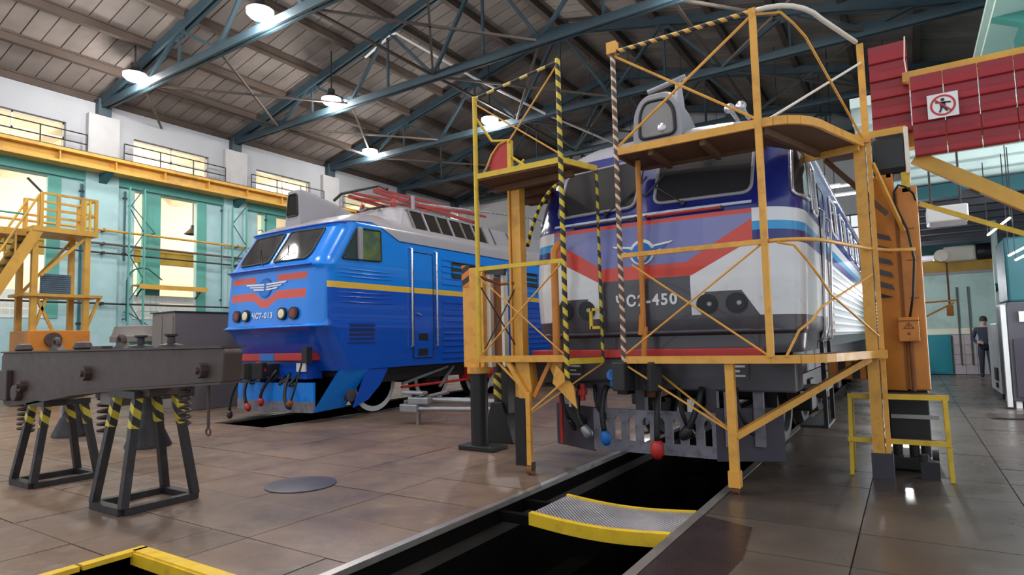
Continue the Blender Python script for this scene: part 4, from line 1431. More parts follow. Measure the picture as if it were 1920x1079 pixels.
# ------------------------------------------------------------------ bright blue locomotive
CX1, CY1 = -10.17, 7.08
prof1 = [(0.92, 0.50, 1.44), (1.20, 0.36, 1.455), (1.66, 0.10, 1.475), (1.715, 0.0, 1.48), (1.735, -0.03, 1.48), (1.76, -0.03, 1.48), (1.79, 0.02, 1.475), (2.30, 0.05, 1.475), (2.80, 0.09, 1.475), (2.85, 0.05, 1.475), (2.87, 0.05, 1.475), (2.90, 0.12, 1.475),
         (3.66, 0.62, 1.455), (3.72, 0.60, 1.45), (3.78, 0.70, 1.40), (3.92, 1.0, 1.22), (4.05, 1.45, 1.0), (4.14, 1.9, 0.75), (4.18, 2.3, 0.4)]
L1 = Loco(CX1, CY1, prof1, 0.36, 0.34, 0.04, 17.5)
loco1 = root('locomotive', (CX1, CY1, 0), 'bright blue electric locomotive with yellow side stripe and grey roof on the left track', 'locomotive')
g = G('blue_locomotive_livery')
ax = g.x.abs()
HI, LO, YEL, RD, GR = (0.003, 0.21, 0.78), (0.004, 0.085, 0.52), (0.80, 0.50, 0.06), (0.62, 0.06, 0.03), (0.40, 0.38, 0.41)
c = g.mix(g.z > 2.45, LO, HI)
fr = g.y < 0.30
c = g.mix(fr * (g.z > 1.735), c, HI)
c = g.mix(fr.inv() * (g.z > 2.44) * (g.z < 2.555), c, YEL)
vv = ((ax * -1.0 + 0.36).max(0.0) * 0.55).min(0.15)
lowb = (g.z > (vv * -1.0 + 2.27)) * (g.z < (vv * -1.0 + 2.43))
upb = (g.z > 2.61) * (g.z < 2.735) * (ax > 0.33)
c = g.mix(fr * (ax < 1.12) * lowb.max(upb), c, RD)
# grey roof: the edge runs high over the cab and steps down behind it
ze = ((g.y * 0.10 + 3.655).min(3.80) - ((g.y - 1.45).max(0.0) * 0.42)).max(3.50)
c = g.mix(g.z > ze, c, GR)
c = g.mix((g.z > ze - 0.03) * (g.z < ze), c, (0.003, 0.03, 0.2))
c = g.scale(c, g.noise(1.6, 5) * 0.16 + 0.92)
M['liv1'] = g.out(c, 0.24, coat=0.4)
P('body', L1.body(8, 8, [0.55, 0.8, 1.1, 1.45, 1.8, 2.2, 2.6, 3, 4, 6, 9, 13, 17.5]), 'liv1', loco1, smooth=38)
fr1 = lambda x, z: L1.front(x, z)
sd1 = lambda y, z: L1.side(y, z, 1)
sd1l = lambda y, z: L1.side(y, z, -1)
for s in (-1, 1):
    window(L1, fr1, [(s * 0.07, 2.99), (s * 0.98, 2.985), (s * 1.06, 3.08), (s * 1.05, 3.60), (s * 0.09, 3.62)], 0.05, loco1, name='windscreen')
    wp0 = fr1(s * 0.2, 2.95) + Vector((0, -0.03, 0)); wp1 = fr1(s * 0.42, 3.15) + Vector((0, -0.035, 0))
    wp = P('wiper', MB().bar(wp0, wp1, 0.014), 'cable', loco1)
    P('wiper_blade', MB().bar(wp1 + Vector((-0.02, -0.01, -0.14)), wp1 + Vector((0.02, -0.01, 0.14)), 0.016), 'stand', wp)
    fs = sd1 if s > 0 else sd1l
    # cab side window, split: dark fixed pane and greenish sliding pane
    window(L1, fs, [(0.62, 2.99), (1.06, 3.0), (1.06, 3.60), (1.0, 3.61)], 0.04, loco1, name='side_window')
    window(L1, fs, [(1.10, 3.0), (1.62, 3.02), (1.62, 3.63), (1.10, 3.61)], 0.04, loco1, mat='glass_green', name='side_window', label='greenish sliding pane of the cab side window')
    P('mirror', MB().box(fs(1.0, 3.0) + Vector((-0.02 if s > 0 else -0.07, 0, 0)), fs(1.0, 3.0) + Vector((0.07 if s > 0 else 0.02, 0.09, 0.62))), 'grey', loco1, bevel=0.01)
    # headlights, pairs
    for k, x in enumerate((0.55, 0.86)):
        p, nn = norm_at(fr1, s * x, 1.985, away=Vector((CX1, CY1 + 4, 2)))
        a = P('headlight', MB().tube([p - nn * 0.02, p + nn * 0.05], [0.12, 0.116], 24), 'black', loco1, smooth=40)
        P('lens', MB().tube([p + nn * 0.03, p + nn * 0.055, p + nn * 0.062], [0.086, 0.084, 0.05], 20), 'hl_cream' if k == 0 else 'hl_red', a, smooth=40, label='cream headlight lens' if k == 0 else 'dark red marker lens')
    # horizontal pressing ribs round the cab side
    for z in (2.18, 2.28, 2.36, 2.66, 2.73, 2.80):
        P('flank_rib', MB().tube([fs(y, z) for y in (0.48, 0.8, 1.2, 1.55, 1.95)], [0.004, 0.014, 0.014, 0.014, 0.004], 6), 'liv1', loco1, smooth='all')
    # vent grille low on the cab side
    gp = P('vent_grille', MB().box(fs(0.75, 1.42) + Vector((-.005, 0, 0)), fs(0.75, 1.42) + Vector((0.012 * s, 0.72, 0.40))) if s > 0 else MB().box(fs(0.75, 1.42) + Vector((-0.012, 0, 0)), fs(0.75, 1.42) + Vector((0.0, 0.72, 0.40))), 'blue_low', loco1)
    for k in range(9):
        z = 1.45 + k * 0.042
        P('slat', MB().bar(fs(0.79, z) + Vector((0.014 * s, 0, 0)), fs(1.43, z) + Vector((0.014 * s, 0, 0)), 0.016, 0.018), 'under' if k % 2 else 'blue_low', gp)
    # door with rails
    dpoly = round_poly(V2((2.55, 1.08), (3.18, 1.08), (3.18, 3.32), (2.55, 3.32)), 0.04)
    dd = P('door', patch(fs, dpoly, 0.006, Vector((CX1, CY1 + 6, 2)), rings=8), 'liv1', loco1, smooth='all')
    P('door_seal', rim(fs, dpoly, 0.006, Vector((CX1, CY1 + 6, 2)), 0.012), 'cable', dd)
    for z in (1.2, 1.52):
        P('foot_hole', MB().box(fs(2.70, z) + Vector((-0.01, 0, -0.07)), fs(3.0, z) + Vector((0.012 if s > 0 else -0.0, 0, 0.07))) if s > 0 else MB().box(fs(2.70, z) + Vector((-0.012, 0, -0.07)), fs(3.0, z) + Vector((0.01, 0, 0.07))), 'black', dd)
    P('door_handle', MB().bar(fs(2.62, 2.02) + Vector((0.03 * s, 0, 0)), fs(2.76, 1.98) + Vector((0.03 * s, 0, 0)), 0.02), 'chrome', dd)
    for yy in (2.46, 3.26):
        P('door_handrail', MB().tube([fs(yy, 1.30), fs(yy, 1.34) + Vector((0.07 * s, 0, 0)), fs(yy, 3.36) + Vector((0.07 * s, 0, 0)), fs(yy, 3.40)], 0.024, 8), 'chrome', loco1, smooth='all')
    # engine-room windows
    for k in range(3):
        y = 3.86 + k * 1.6
        window(L1, fs, [(y, 2.86), (y + 0.62, 2.86), (y + 0.62, 3.22), (y, 3.22)], 0.03, loco1, name='side_window', rimmat='stand')
    # side skirt behind the plow
for k in range(17):
    z = 1.05 + 0.138 * k
    if 2.40 < z < 2.6:
        continue
    mb = MB()
    for s in (1, -1):
        x = CX1 + s * (L1.at(z)[1] + 0.0)
        mb.bar((x, CY1 + 3.5, z), (x, CY1 + 17.4, z), 0.03, 0.045)
    P('flank_rib', mb, 'liv1', loco1)
t = text_mb('ЧС7-013', 0.15, 0.003, lambda a, b, cc: tuple(fr1(-0.06 + a, 1.97 + b) + Vector((0, -0.008 - cc, 0))))
P('number', t, 'white', loco1, 'white painted number')


def disc1(mb, cx, cz, r0, off, n=24):
    mb.add([tuple(fr1(cx + r0 * math.cos(2 * PI * k / n), cz + r0 * math.sin(2 * PI * k / n)) + Vector((0, -off, 0))) for k in range(n)], [tuple(range(n))])


bd = MB(); disc1(bd, 0, 2.50, 0.19, 0.010)
badge = P('badge', bd, 'blue_low', loco1, 'round blue railway badge with pale wings')
bd = MB(); disc1(bd, 0, 2.50, 0.165, 0.014)
P('badge_disc', bd, 'bluep', badge)
for s in (-1, 1):
    for k in range(3):
        mb = MB()
        x0, x1 = 0.03, 0.62 - 0.12 * k
        z = 2.58 - 0.05 * k
        mb.add([tuple(fr1(s * a, zz) + Vector((0, -0.018, 0))) for a, zz in ((x0, z), (x1, z + 0.02), (x1 - 0.04, z - 0.012), (x0, z - 0.03))], [(0, 1, 2, 3)])
        P('badge_wing', mb, 'white' if k != 1 else 'chrome', badge)
P('front_lip', MB().tube([fr1(x, 1.745) + Vector((0, -0.015, 0)) for x in [-1.46, -1.3, -1.1, -.6, 0, .6, 1.1, 1.3, 1.46]], 0.02, 6), 'blue_hi', loco1, smooth='all')
P('belt_rail', MB().tube([fr1(x, 2.86) + Vector((0, -0.02, 0)) for x in [-1.25, -1.1, -.6, 0, .6, 1.1, 1.25]], 0.02, 6), 'blue_low', loco1, smooth='all')
P('roof_gutter', MB().tube([fr1(x, 3.70) + Vector((0, -0.012, 0)) for x in [-1.4, -1.25, -1.1, -.6, 0, .6, 1.1, 1.25, 1.4]], 0.02, 6), 'blue_low', loco1, smooth='all')
# roof lamp hood
hs = [(-0.24, 3.75), (0.24, 3.75), (0.20, 4.52), (-0.16, 4.52)]
outl = round_poly(V2(*hs), 0.06, 3)
n_ = len(outl)
mb = MB(); vs = []
secs = [(0.75, 1.0), (0.82, 1.04), (1.3, 0.95), (2.0, 0.75), (2.9, 0.45)]
hxo = -0.11
for (yy, sc) in secs:
    for q in outl:
        vs.append((CX1 + hxo + q.x * (0.7 + 0.3 * sc), CY1 + yy, 3.75 + (q.y - 3.75) * sc))
mb.add(vs, [tuple(range(n_ - 1, -1, -1)), tuple(range((len(secs) - 1) * n_, len(secs) * n_))])
for k in range(len(secs) - 1):
    for i in range(n_):
        mb.f.append((k * n_ + i, k * n_ + (i + 1) % n_, (k + 1) * n_ + (i + 1) % n_, (k + 1) * n_ + i))
lh = P('roof_lamp_housing', mb, 'grey', loco1, smooth=40)
inn = round_poly(V2((-0.18, 4.0), (0.17, 4.0), (0.14, 4.45), (-0.11, 4.45)), 0.05, 3)
P('lamp_window', MB().add([(CX1 + hxo + q.x, CY1 + 0.742, q.y) for q in inn], [tuple(range(len(inn)))]), 'grille', lh)
P('lamp_gasket', MB().tube([(CX1 + hxo + q.x, CY1 + 0.743, q.y) for q in inn] + [(CX1 + hxo + inn[0].x, CY1 + .743, inn[0].y)], 0.016, 6, cap=False), 'cable', lh, smooth='all')
# raised roof with slanting grille panels
rp = MB()
secs = [(2.35, 3.60, 1.36, 3.66, 1.30), (2.75, 3.52, 1.42, 4.36, 1.02), (10.2, 3.52, 1.42, 4.36, 1.02), (17.3, 3.52, 1.42, 4.36, 1.02)]
vs = []
for (yy, zb_, xb_, zt_, xt_) in secs:
    for (x, z) in ((-xb_, zb_), (xb_, zb_), (xt_, zt_), (xt_ * 0.6, zt_ + 0.07), (-xt_ * 0.6, zt_ + 0.07), (-xt_, zt_)):
        vs.append((CX1 + x, CY1 + yy, z))
fs_ = [(5, 4, 3, 2, 1, 0), tuple(18 + i for i in range(6))]
for k in range(3):
    for i in range(6):
        fs_.append((k * 6 + i, k * 6 + (i + 1) % 6, (k + 1) * 6 + (i + 1) % 6, (k + 1) * 6 + i))
rp.add(vs, fs_)
roof1 = P('raised_roof', rp, 'grey', loco1)


def flank(s, y, t):
    return Vector((CX1 + s * (1.42 - 0.40 * t + 0.012), CY1 + y, 3.52 + 0.84 * t + 0.006))


for s in (1, -1):
    for k in range(6):
        ya = 2.90 + k * 0.46
        a_, b_, c_2, d_ = flank(s, ya, 0.15), flank(s, ya + 0.38, 0.15), flank(s, ya + 0.38, 0.93), flank(s, ya, 0.93)
        P('roof_grille', MB().add([a_, b_, c_2, d_], [(0, 1, 2, 3) if s > 0 else (3, 2, 1, 0)]), 'grille', roof1)
    for k in range(7):
        ya = 2.86 + k * 0.46
        P('grille_post', MB().bar(flank(s, ya, 0.1), flank(s, ya, 0.98), 0.05, 0.04), 'grey' if k % 2 else 'box', roof1)
    P('grille_rail', MB().bar(flank(s, 2.8, 0.13), flank(s, 5.7, 0.13), 0.05, 0.04).bar(flank(s, 2.8, 0.97), flank(s, 5.7, 0.97), 0.06, 0.05), 'grey', roof1)
    for k in range(14):
        P('roof_seam', MB().bar(flank(s, 6.0 + k * 0.8, 0.05), flank(s, 6.0 + k * 0.8, 0.98), 0.03, 0.02), 'greyd' if k < 2 else 'grey', roof1)
# pantograph, folded, and roof gear
pg = P('pantograph', MB().bar((CX1 - 0.4, CY1 + 2.5, 4.78), (CX1 - 0.4, CY1 + 6.3, 4.62), 0.07).bar((CX1 + 0.4, CY1 + 2.5, 4.78), (CX1 + 0.4, CY1 + 6.3, 4.62), 0.07).bar((CX1 - 0.4, CY1 + 4.4, 4.68), (CX1 + 0.4, CY1 + 4.4, 4.68), 0.06).bar((CX1 - 0.4, CY1 + 2.6, 4.78), (CX1 + 0.4, CY1 + 4.3, 4.68), 0.04).bar((CX1 - 0.5, CY1 + 6.3, 4.62), (CX1 + 0.5, CY1 + 6.3, 4.62), 0.08), 'panto', loco1)
P('contact_strip', MB().tube([(CX1 - 0.85, CY1 + 2.45, 4.74), (CX1 - 0.6, CY1 + 2.45, 4.86), (CX1 + 0.6, CY1 + 2.45, 4.86), (CX1 + 0.85, CY1 + 2.45, 4.74)], 0.035, 6), 'under', pg)
P('upper_arm', MB().bar((CX1 - 0.35, CY1 + 2.6, 4.86), (CX1 + 0.1, CY1 + 7.2, 4.98), 0.05).bar((CX1 + 0.35, CY1 + 2.6, 4.86), (CX1 + 0.1, CY1 + 7.2, 4.98), 0.05), 'panto', pg)
for (x, y) in ((-0.5, 3.0), (0.5, 3.0), (-0.5, 6.2), (0.5, 6.2)):
    P('insulator', MB().lathe([(0.05, 0), (0.08, 0.03), (0.05, 0.06), (0.08, 0.09), (0.05, 0.12), (0.08, 0.15), (0.05, 0.3)], (CX1 + x, CY1 + y, 4.38), 10), 'panto', pg, smooth='all')
P('roof_busbar', MB().tube([(CX1 + 0.2, CY1 + 3.4, 4.75), (CX1 + 0.6, CY1 + 9, 5.15), (CX1 + 0.6, CY1 + 12, 5.15)], 0.03, 6), 'chrome', loco1)
for y in (3.6, 6.2, 9.0):
    P('roof_mast', MB().tube([(CX1 + 0.55, CY1 + y, 4.35), (CX1 + 0.55, CY1 + y, 4.85 if y < 5 else 5.2)], 0.045, 8), 'grey', loco1)
P('roof_pipe', MB().tube([(CX1 + 0.85, CY1 + 1.6, 4.10), (CX1 + 0.4, CY1 + 2.2, 4.3), (CX1 + 0.2, CY1 + 3.0, 4.55)], 0.03, 6), 'under', loco1)
# running gear and front
bb = P('buffer_beam', MB().box((CX1 - 1.1, CY1 + 0.14, 1.12), (CX1 + 1.1, CY1 + 0.44, 1.26)), 'red', loco1, bevel=0.01)
P('blue_patch', MB().box((CX1 - 0.28, CY1 + 0.132, 1.125), (CX1 + 0.15, CY1 + 0.14, 1.255)), 'bluep', bb)
P('sign_plate', MB().box((CX1 + 0.72, CY1 + 0.2, 0.92), (CX1 + 0.98, CY1 + 0.22, 1.08)), 'white', bb)
P('beam_box', MB().box((CX1 - 0.95, CY1 + 0.25, 0.78), (CX1 + 0.95, CY1 + 0.6, 1.12)), 'blue_low', bb)
P('lamp_bracket', MB().box((CX1 + 1.02, CY1 + 0.08, 1.08), (CX1 + 1.16, CY1 + 0.2, 1.36)), 'black', bb)
P('front_handle', MB().tube([(CX1 - 1.06, CY1 + 0.1, 1.2), (CX1 - 1.08, CY1 + 0.02, 1.1), (CX1 - 1.08, CY1 + 0.02, 0.75)], 0.02, 6), 'chrome', bb, smooth='all')
cp = P('coupler', MB().box((CX1 - 0.18, CY1 - 0.06, 0.84), (CX1 + 0.16, CY1 + 0.4, 1.06)).prism([(CX1 - 0.22, CY1 - 0.32), (CX1 - 0.06, CY1 - 0.34), (CX1, CY1 - 0.14), (CX1 + 0.12, CY1 - 0.18), (CX1 + 0.2, CY1 - 0.36), (CX1 + 0.28, CY1 - 0.2), (CX1 + 0.2, CY1 - 0.04), (CX1 - 0.22, CY1 - 0.04)], 2, 0.8, 1.1), 'under', loco1, bevel=0.015)
P('red_lever', MB().bar((CX1 + 0.0, CY1 - 0.1, 1.1), (CX1 + 0.25, CY1 - 0.12, 0.95), 0.05).bar((CX1, CY1 - 0.1, 1.02), (CX1 + .2, CY1 - .1, 1.02), 0.06), 'red', cp)
plow1 = P('snow_plow', MB().prism([(CX1 - 1.15, CY1 + 0.25), (CX1, CY1 + 0.02), (CX1 + 1.12, CY1 + 0.25), (CX1 + 1.12, CY1 + 0.3), (CX1, CY1 + 0.08), (CX1 - 1.15, CY1 + 0.3)], 2, 0.38, 0.72), 'blue_hi', loco1)
P('plow_blade', MB().prism([(CX1 - 1.15, CY1 + 0.24), (CX1, CY1 + 0.0), (CX1 + 1.12, CY1 + 0.24), (CX1 + 1.12, CY1 + 0.3), (CX1, CY1 + 0.06), (CX1 - 1.15, CY1 + 0.3)], 2, 0.18, 0.38), 'plow', plow1)
for s in (-1, 1):
    P('plow_wing', MB().add([(CX1 + s * 1.12, CY1 + 0.24, 0.18), (CX1 + s * 1.16, CY1 + 0.95, 0.22), (CX1 + s * 1.44, CY1 + 1.3, 0.92), (CX1 + s * 1.40, CY1 + 0.62, 0.92),
                            (CX1 + s * 1.06, CY1 + 0.28, 0.18), (CX1 + s * 1.10, CY1 + 0.95, 0.22), (CX1 + s * 1.38, CY1 + 1.3, 0.92), (CX1 + s * 1.30, CY1 + 0.68, 0.92)],
                           [(0, 1, 2, 3), (7, 6, 5, 4), (0, 4, 5, 1), (1, 5, 6, 2), (2, 6, 7, 3), (3, 7, 4, 0)]), 'blue_hi', plow1)
for s in (-1, 1):
    P('side_skirt', MB().prism([(CY1 + 0.93, 0.22), (CY1 + 1.28, 0.93), (CY1 + 1.85, 0.93), (CY1 + 1.62, 0.6), (CY1 + 1.30, 0.34)], 0, CX1 + s * 1.41 - 0.015, CX1 + s * 1.41 + 0.015), 'blue_low', loco1)
for k in range(6):
    hose(loco1, arc((CX1 - 0.9 + 0.33 * k, CY1 + 0.2, 0.85), (CX1 - 0.85 + 0.3 * k, CY1 + 0.0, 0.62), (CX1 - 0.6 + 0.26 * k, CY1 + 0.12, 0.78 - 0.05 * (k % 3)), 6), 'stand', rr=0.022, rend=0.03)
hose(loco1, arc((CX1 - 0.5, CY1 + 0.15, 0.95), (CX1 - 0.55, CY1 - 0.1, 0.6), (CX1 - 0.35, CY1 - 0.08, 0.3), 8), 'red', label='red hose coupling')
hose(loco1, arc((CX1 + 0.3, CY1 + 0.1, 0.95), (CX1 + 0.1, CY1 - 0.15, 0.6), (CX1 + 0.1, CY1 - 0.1, 0.42), 8), 'red', label='red hose coupling')
hose(loco1, arc((CX1 + 0.62, CY1 + 0.15, 0.9), (CX1 + 0.6, CY1 - 0.05, 0.5), (CX1 + 0.75, CY1 - 0.02, 0.36), 8), 'stand')
hose(loco1, arc((CX1 - 0.8, CY1 + 0.15, 0.9), (CX1 - 1.0, CY1 - 0.05, 0.5), (CX1 - 0.95, CY1 - 0.05, 0.14), 8), 'stand')
hose(loco1, arc((CX1 + 0.98, CY1 + 0.12, 1.1), (CX1 + 1.0, CY1 - 0.05, 0.6), (CX1 + 0.85, CY1 - 0.02, 0.4), 8), 'rust', rr=0.018)
bo = P('bogie_frame', MB().box((CX1 - 1.2, CY1 + 1.3, 0.62), (CX1 - 1.05, CY1 + 6.8, 0.88)).box((CX1 + 1.05, CY1 + 1.3, 0.62), (CX1 + 1.2, CY1 + 6.8, 0.88)).box((CX1 - 1.05, CY1 + 3.4, 0.5), (CX1 + 1.05, CY1 + 3.9, 0.9)), 'under', loco1)
P('brake_rod', MB().tube([(CX1 + 1.25, CY1 + 2.4, 0.48), (CX1 + 1.25, CY1 + 5.4, 0.5)], 0.03, 8), 'red', bo)
P('link_rod', MB().bar((CX1 + 1.27, CY1 + 2.4, 0.55), (CX1 + 1.27, CY1 + 3.9, 0.84), 0.05).bar((CX1 + 1.27, CY1 + 3.6, 0.4), (CX1 + 1.27, CY1 + 4.1, 0.84), 0.05), 'steel', bo)
P('axle_bolt', MB().cyl((CX1 + 1.2, CY1 + 0.98, 0.44), (CX1 + 1.32, CY1 + 0.98, 0.44), 0.12, n=12), 'greyd', bo)
for yy in (1.95, 3.75, 5.6):
    for s in (-1, 1):
        wheel(bo, CX1 + s * 0.86, CY1 + yy, 0.61, rimwhite=(s > 0))
    P('axle', MB().cyl((CX1 - 0.9, CY1 + yy, 0.62), (CX1 + 0.9, CY1 + yy, 0.62), 0.09), 'under', bo)
P('underframe', MB().box((CX1 - 1.25, CY1 + 0.7, 0.8), (CX1 + 1.25, CY1 + 17.3, 0.95)).box((CX1 - 1.1, CY1 + 8, 0.4), (CX1 + 1.2, CY1 + 10.5, 0.85)), 'under', loco1)
P('red_tank', MB().cyl((CX1 + 1.24, CY1 + 4.6, 0.66), (CX1 + 1.24, CY1 + 5.5, 0.66), 0.2, n=16), 'red', loco1, smooth=40)
bo2 = P('bogie_frame', MB().box((CX1 + 1.05, CY1 + 11.3, 0.62), (CX1 + 1.2, CY1 + 16.6, 0.88)).box((CX1 - 1.2, CY1 + 11.3, 0.62), (CX1 - 1.05, CY1 + 16.6, 0.88)), 'under', loco1)
for yy in (12.2, 14, 15.8):
    for s in (-1, 1):
        wheel(bo2, CX1 + s * 0.86, CY1 + yy, 0.61)

# added fill lamp, brightens the floor seen through the plow slots
for (x, y, wh) in ((-3.35, 8.6, 'left'),):
    r_ = root('added_fill_lamp', (x, y, 0), 'small added fill lamp on the floor under the striped locomotive, %s of the pit' % wh, 'lamp')
    P('stand', MB().box((x - 0.08, y - 0.08, 0.0), (x + 0.08, y + 0.08, 0.03)).tube([(x, y, 0.03), (x, y, 0.22)], 0.015, 6), 'stand', r_)
    P('bulb', MB().lathe([(0.01, 0), (0.04, 0.02), (0.05, 0.06), (0.03, 0.1), (0.01, 0.11)], (x, y, 0.22), 12), 'lamp_on', r_, smooth='all')
    lamp_light('added_fill_bulb', (x, y, 0.45), 45, (1, 0.98, 0.95), 0.06, r_)

# ================================================================== SCAFFOLDS, JACKS, GANTRY
A = Vector((-2.34, 5.60, 0)); B = Vector((-1.00, 5.60, 0)); C = Vector((-0.27, 6.82, 0))
ZL, ZM, ZU, ZT = 1.20, 2.20, 3.25, 4.27
ws = root('work_platform', (-1.36, 5.66, 0), 'orange-yellow two-deck work scaffold wrapped round the right front corner of the striped locomotive', 'scaffold')


def at(p, z):
    return (p.x, p.y, z)


curve = arc((-1.0, 5.60, 0), (-0.62, 5.58, 0), (-0.50, 6.12, 0), 6) + [Vector((-0.27, 6.82, 0))]
mt = 'scaff'
P('post', MB().tube([at(A, ZL - 0.06), at(A, 4.33)], 0.026, 10), 'hazW', ws, 'corner post with worn cream and brown stripes')
P('cap', MB().box((A.x - 0.05, A.y - 0.04, 4.25), (A.x + 0.05, A.y + 0.04, 4.37)), mt, ws)
P('post', MB().bar(at(B, ZL), at(B, 4.29), 0.055), mt, ws)
P('post', MB().tube([(-2.24, 5.88, ZL), (-2.22, 5.88, 1.5)], 0.03, 10).tube([(-2.255, 5.87, 1.42), (-2.235, 5.87, 1.62)], 0.035, 10).tube([(-2.235, 5.88, 1.5), (-2.225, 5.88, ZU - 0.05)], 0.028, 10), 'orange', ws)
colm = P('column', MB().box((-0.355, 6.84, 0.24), (-0.255, 6.98, 3.28)).box((-0.245, 6.86, 0.24), (-0.205, 6.98, 3.28)), mt, ws)
P('column_foot', MB().box((-0.37, 6.83, 0.0), (-0.19, 6.99, 0.24)), 'plowd', colm)
P('post', MB().bar((-0.24, 6.86, 3.25), (-0.24, 6.86, 4.25), 0.06), mt, ws)
deck = [(A.x, A.y), (B.x, B.y)] + [(p.x, p.y) for p in curve[2:]] + [(-0.27, 7.15), (-0.62, 7.15), (-0.74, 6.5), (-1.02, 6.02), (-1.3, 5.90), (A.x, 5.90)]
P('lower_deck', MB().prism(deck, 2, ZL - 0.035, ZL), 'board', ws)
fe = MB()
pts = [A, B] + curve[2:]
for p, q in zip(pts, pts[1:]):
    fe.bar(at(p, ZL - 0.02), at(q, ZL - 0.02), 0.03, 0.07)
fe.bar((-0.27, 6.82, ZL - 0.02), (-0.18, 6.82, ZL - 0.02), 0.05, 0.08)
P('deck_edge', fe, mt, ws)
udeck = [(A.x, A.y), (B.x, B.y)] + [(p.x, p.y) for p in curve[1:]] + [(-0.27, 7.3), (-0.60, 7.3), (-0.70, 6.8), (-1.05, 6.25), (-2.3, 6.25), (-2.34, 6.2)]
P('upper_deck', MB().prism(udeck, 2, ZU - 0.03, ZU), 'board', ws)
for (p, q) in (((-2.0, 5.63), (-2.0, 6.22)), ((-1.5, 5.63), (-1.5, 6.22)), ((-0.98, 5.65), (-0.66, 6.75)), ((-0.9, 6.9), (-0.3, 6.75))):
    P('joist', MB().bar((p[0], p[1], ZU - 0.06), (q[0], q[1], ZU - 0.06), 0.05, 0.06), 'board' if p[0] < -0.95 else mt, ws)
fe = MB()
pts = [A, B] + curve[1:]
for p, q in zip(pts, pts[1:]):
    fe.bar(at(p, ZU - 0.005), at(q, ZU - 0.005), 0.03, 0.075)
P('deck_edge', fe, mt, ws)
P('deck_edge', MB().bar((A.x, A.y, ZU - .02), (-2.32, 6.2, ZU - .02), 0.03, 0.06).bar((-2.32, 6.22, ZU - .03), (-1.05, 6.24, ZU - .03), 0.03, 0.06), 'board', ws)
# rails
P('mid_rail', MB().bar(at(A, ZM), at(B, ZM), 0.035, 0.045), mt, ws)
P('mid_rail', MB().tube([at(p, ZM) for p in curve] + [(-0.12, 7.1, ZM), (0.1, 7.2, ZM)], 0.018, 8), mt, ws, smooth='all')
P('top_rail', MB().tube([at(A, ZT), at(B, ZT)], 0.022, 8), 'hazO', ws, 'top rail with orange and black stripes')
P('top_rail', MB().tube([at(B, ZT)] + [at(p, ZT) for p in curve[1:]] , 0.022, 8), 'rail_white', ws, 'curved top rail faded to white', smooth='all')
br = 0.010


def brace(p, q, r0=br, m=mt):
    P('brace', MB().tube([p, q], r0, 6), m, ws)


o = Vector((0, -0.03, 0))
brace(at(A, ZL + .02), at(B, ZM), br, mt)
brace(at(A + Vector((0.12, 0, 0)), ZM - .1), at(B, ZL))
brace(at(A, ZT - .03), at(B, ZU + 0.03), 0.013); brace(at(A, ZU + 0.03), at(B, ZT - .03), 0.013)
P('brace', MB().tube([at(B, ZT - 0.03)] + [at(p, ZT - 0.06 - 0.1 * i) for i, p in enumerate(curve[2:5])] + [at(C, ZU + 0.05)], 0.011, 6), mt, ws)
P('brace', MB().tube([at(B + Vector((0.1, 0.02, 0)), ZU + 0.03), at(C + Vector((0.03, 0, 0)), 4.05)], 0.012, 6), 'rail_white', ws)
P('brace', MB().tube([at(B + Vector((0.1, 0, 0)), ZM - 0.02)] + [at(p, ZM - 0.05 - 0.14 * i) for i, p in enumerate(curve[2:6])] + [(-0.24, 6.80, 1.35)], 0.011, 6), mt, ws)
P('brace', MB().tube([(-0.26, 6.80, 1.95), at(curve[4], 1.62)] + [at(p, 1.5 - 0.08 * i) for i, p in enumerate(curve[3:1:-1])] + [at(B + Vector((0.12, 0, 0)), ZL)], 0.011, 6), mt, ws)
P('diagonal', MB().bar((-0.62, 7.0, 3.18), (-0.10, 6.88, 2.52), 0.035, 0.05), 'board', ws)
lg = P('leg', MB().bar((-1.36, 5.66, 0.16), (-1.36, 5.66, ZL - 0.03), 0.075), mt, ws)
P('leg_sleeve', MB().box((-1.41, 5.61, 0.06), (-1.31, 5.71, 0.20)), mt, lg)
P('castor', MB().cyl((-1.385, 5.67, 0.05), (-1.335, 5.67, 0.05), 0.05, n=14), 'rust', lg)
P('diagonal', MB().bar((-1.36, 5.66, 0.53), at(A, ZL - 0.06), 0.016), mt, ws)
P('diagonal', MB().bar((-1.36, 5.68, 0.53), (-2.22, 5.88, ZL - 0.06), 0.016), mt, ws)
P('diagonal', MB().bar((-1.34, 5.66, 0.50), (-0.33, 6.75, ZL - 0.06), 0.05, 0.06), mt, ws)
P('diagonal', MB().bar((-0.20, 6.9, 3.05), (0.02, 7.25, 2.4), 0.03), mt, ws)

# ---- left scaffold
L_ = Vector((-4.0, 5.50, 0)); Rr = Vector((-2.915, 5.50, 0)); BR = Vector((-2.70, 5.90, 0))
wt = root('work_platform', (-3.38, 5.5, 0), 'narrow yellow scaffold tower with striped post at the left front corner of the striped locomotive', 'scaffold')
P('post', MB().tube([at(L_, ZL), at(L_, 4.18)], 0.026, 10), 'yellow', wt)
P('post', MB().tube([at(Rr, 0.98), at(Rr, 4.33)], 0.027, 10), 'hazY', wt, 'corner post with yellow and black stripes')
P('post', MB().tube([at(BR, ZL - .05), at(BR, 3.2)], 0.017, 8), 'hazY2', wt, 'thin rear post with dull yellow and black bands')
P('post', MB().tube([(-3.19, 5.80, 0.95), (-3.19, 5.80, 2.35), (-3.19, 5.92, 2.45)], 0.042, 10), 'orange', wt, smooth=True)
cl = P('column', MB().box((-3.765, 5.85, 0.76), (-3.65, 5.97, 3.2)).box((-3.80, 5.83, ZL), (-3.775, 5.9, 3.2)), 'scaff', wt)
P('column_foot', MB().box((-3.79, 5.86, 0.0), (-3.66, 6.0, 0.76)), 'black', cl)
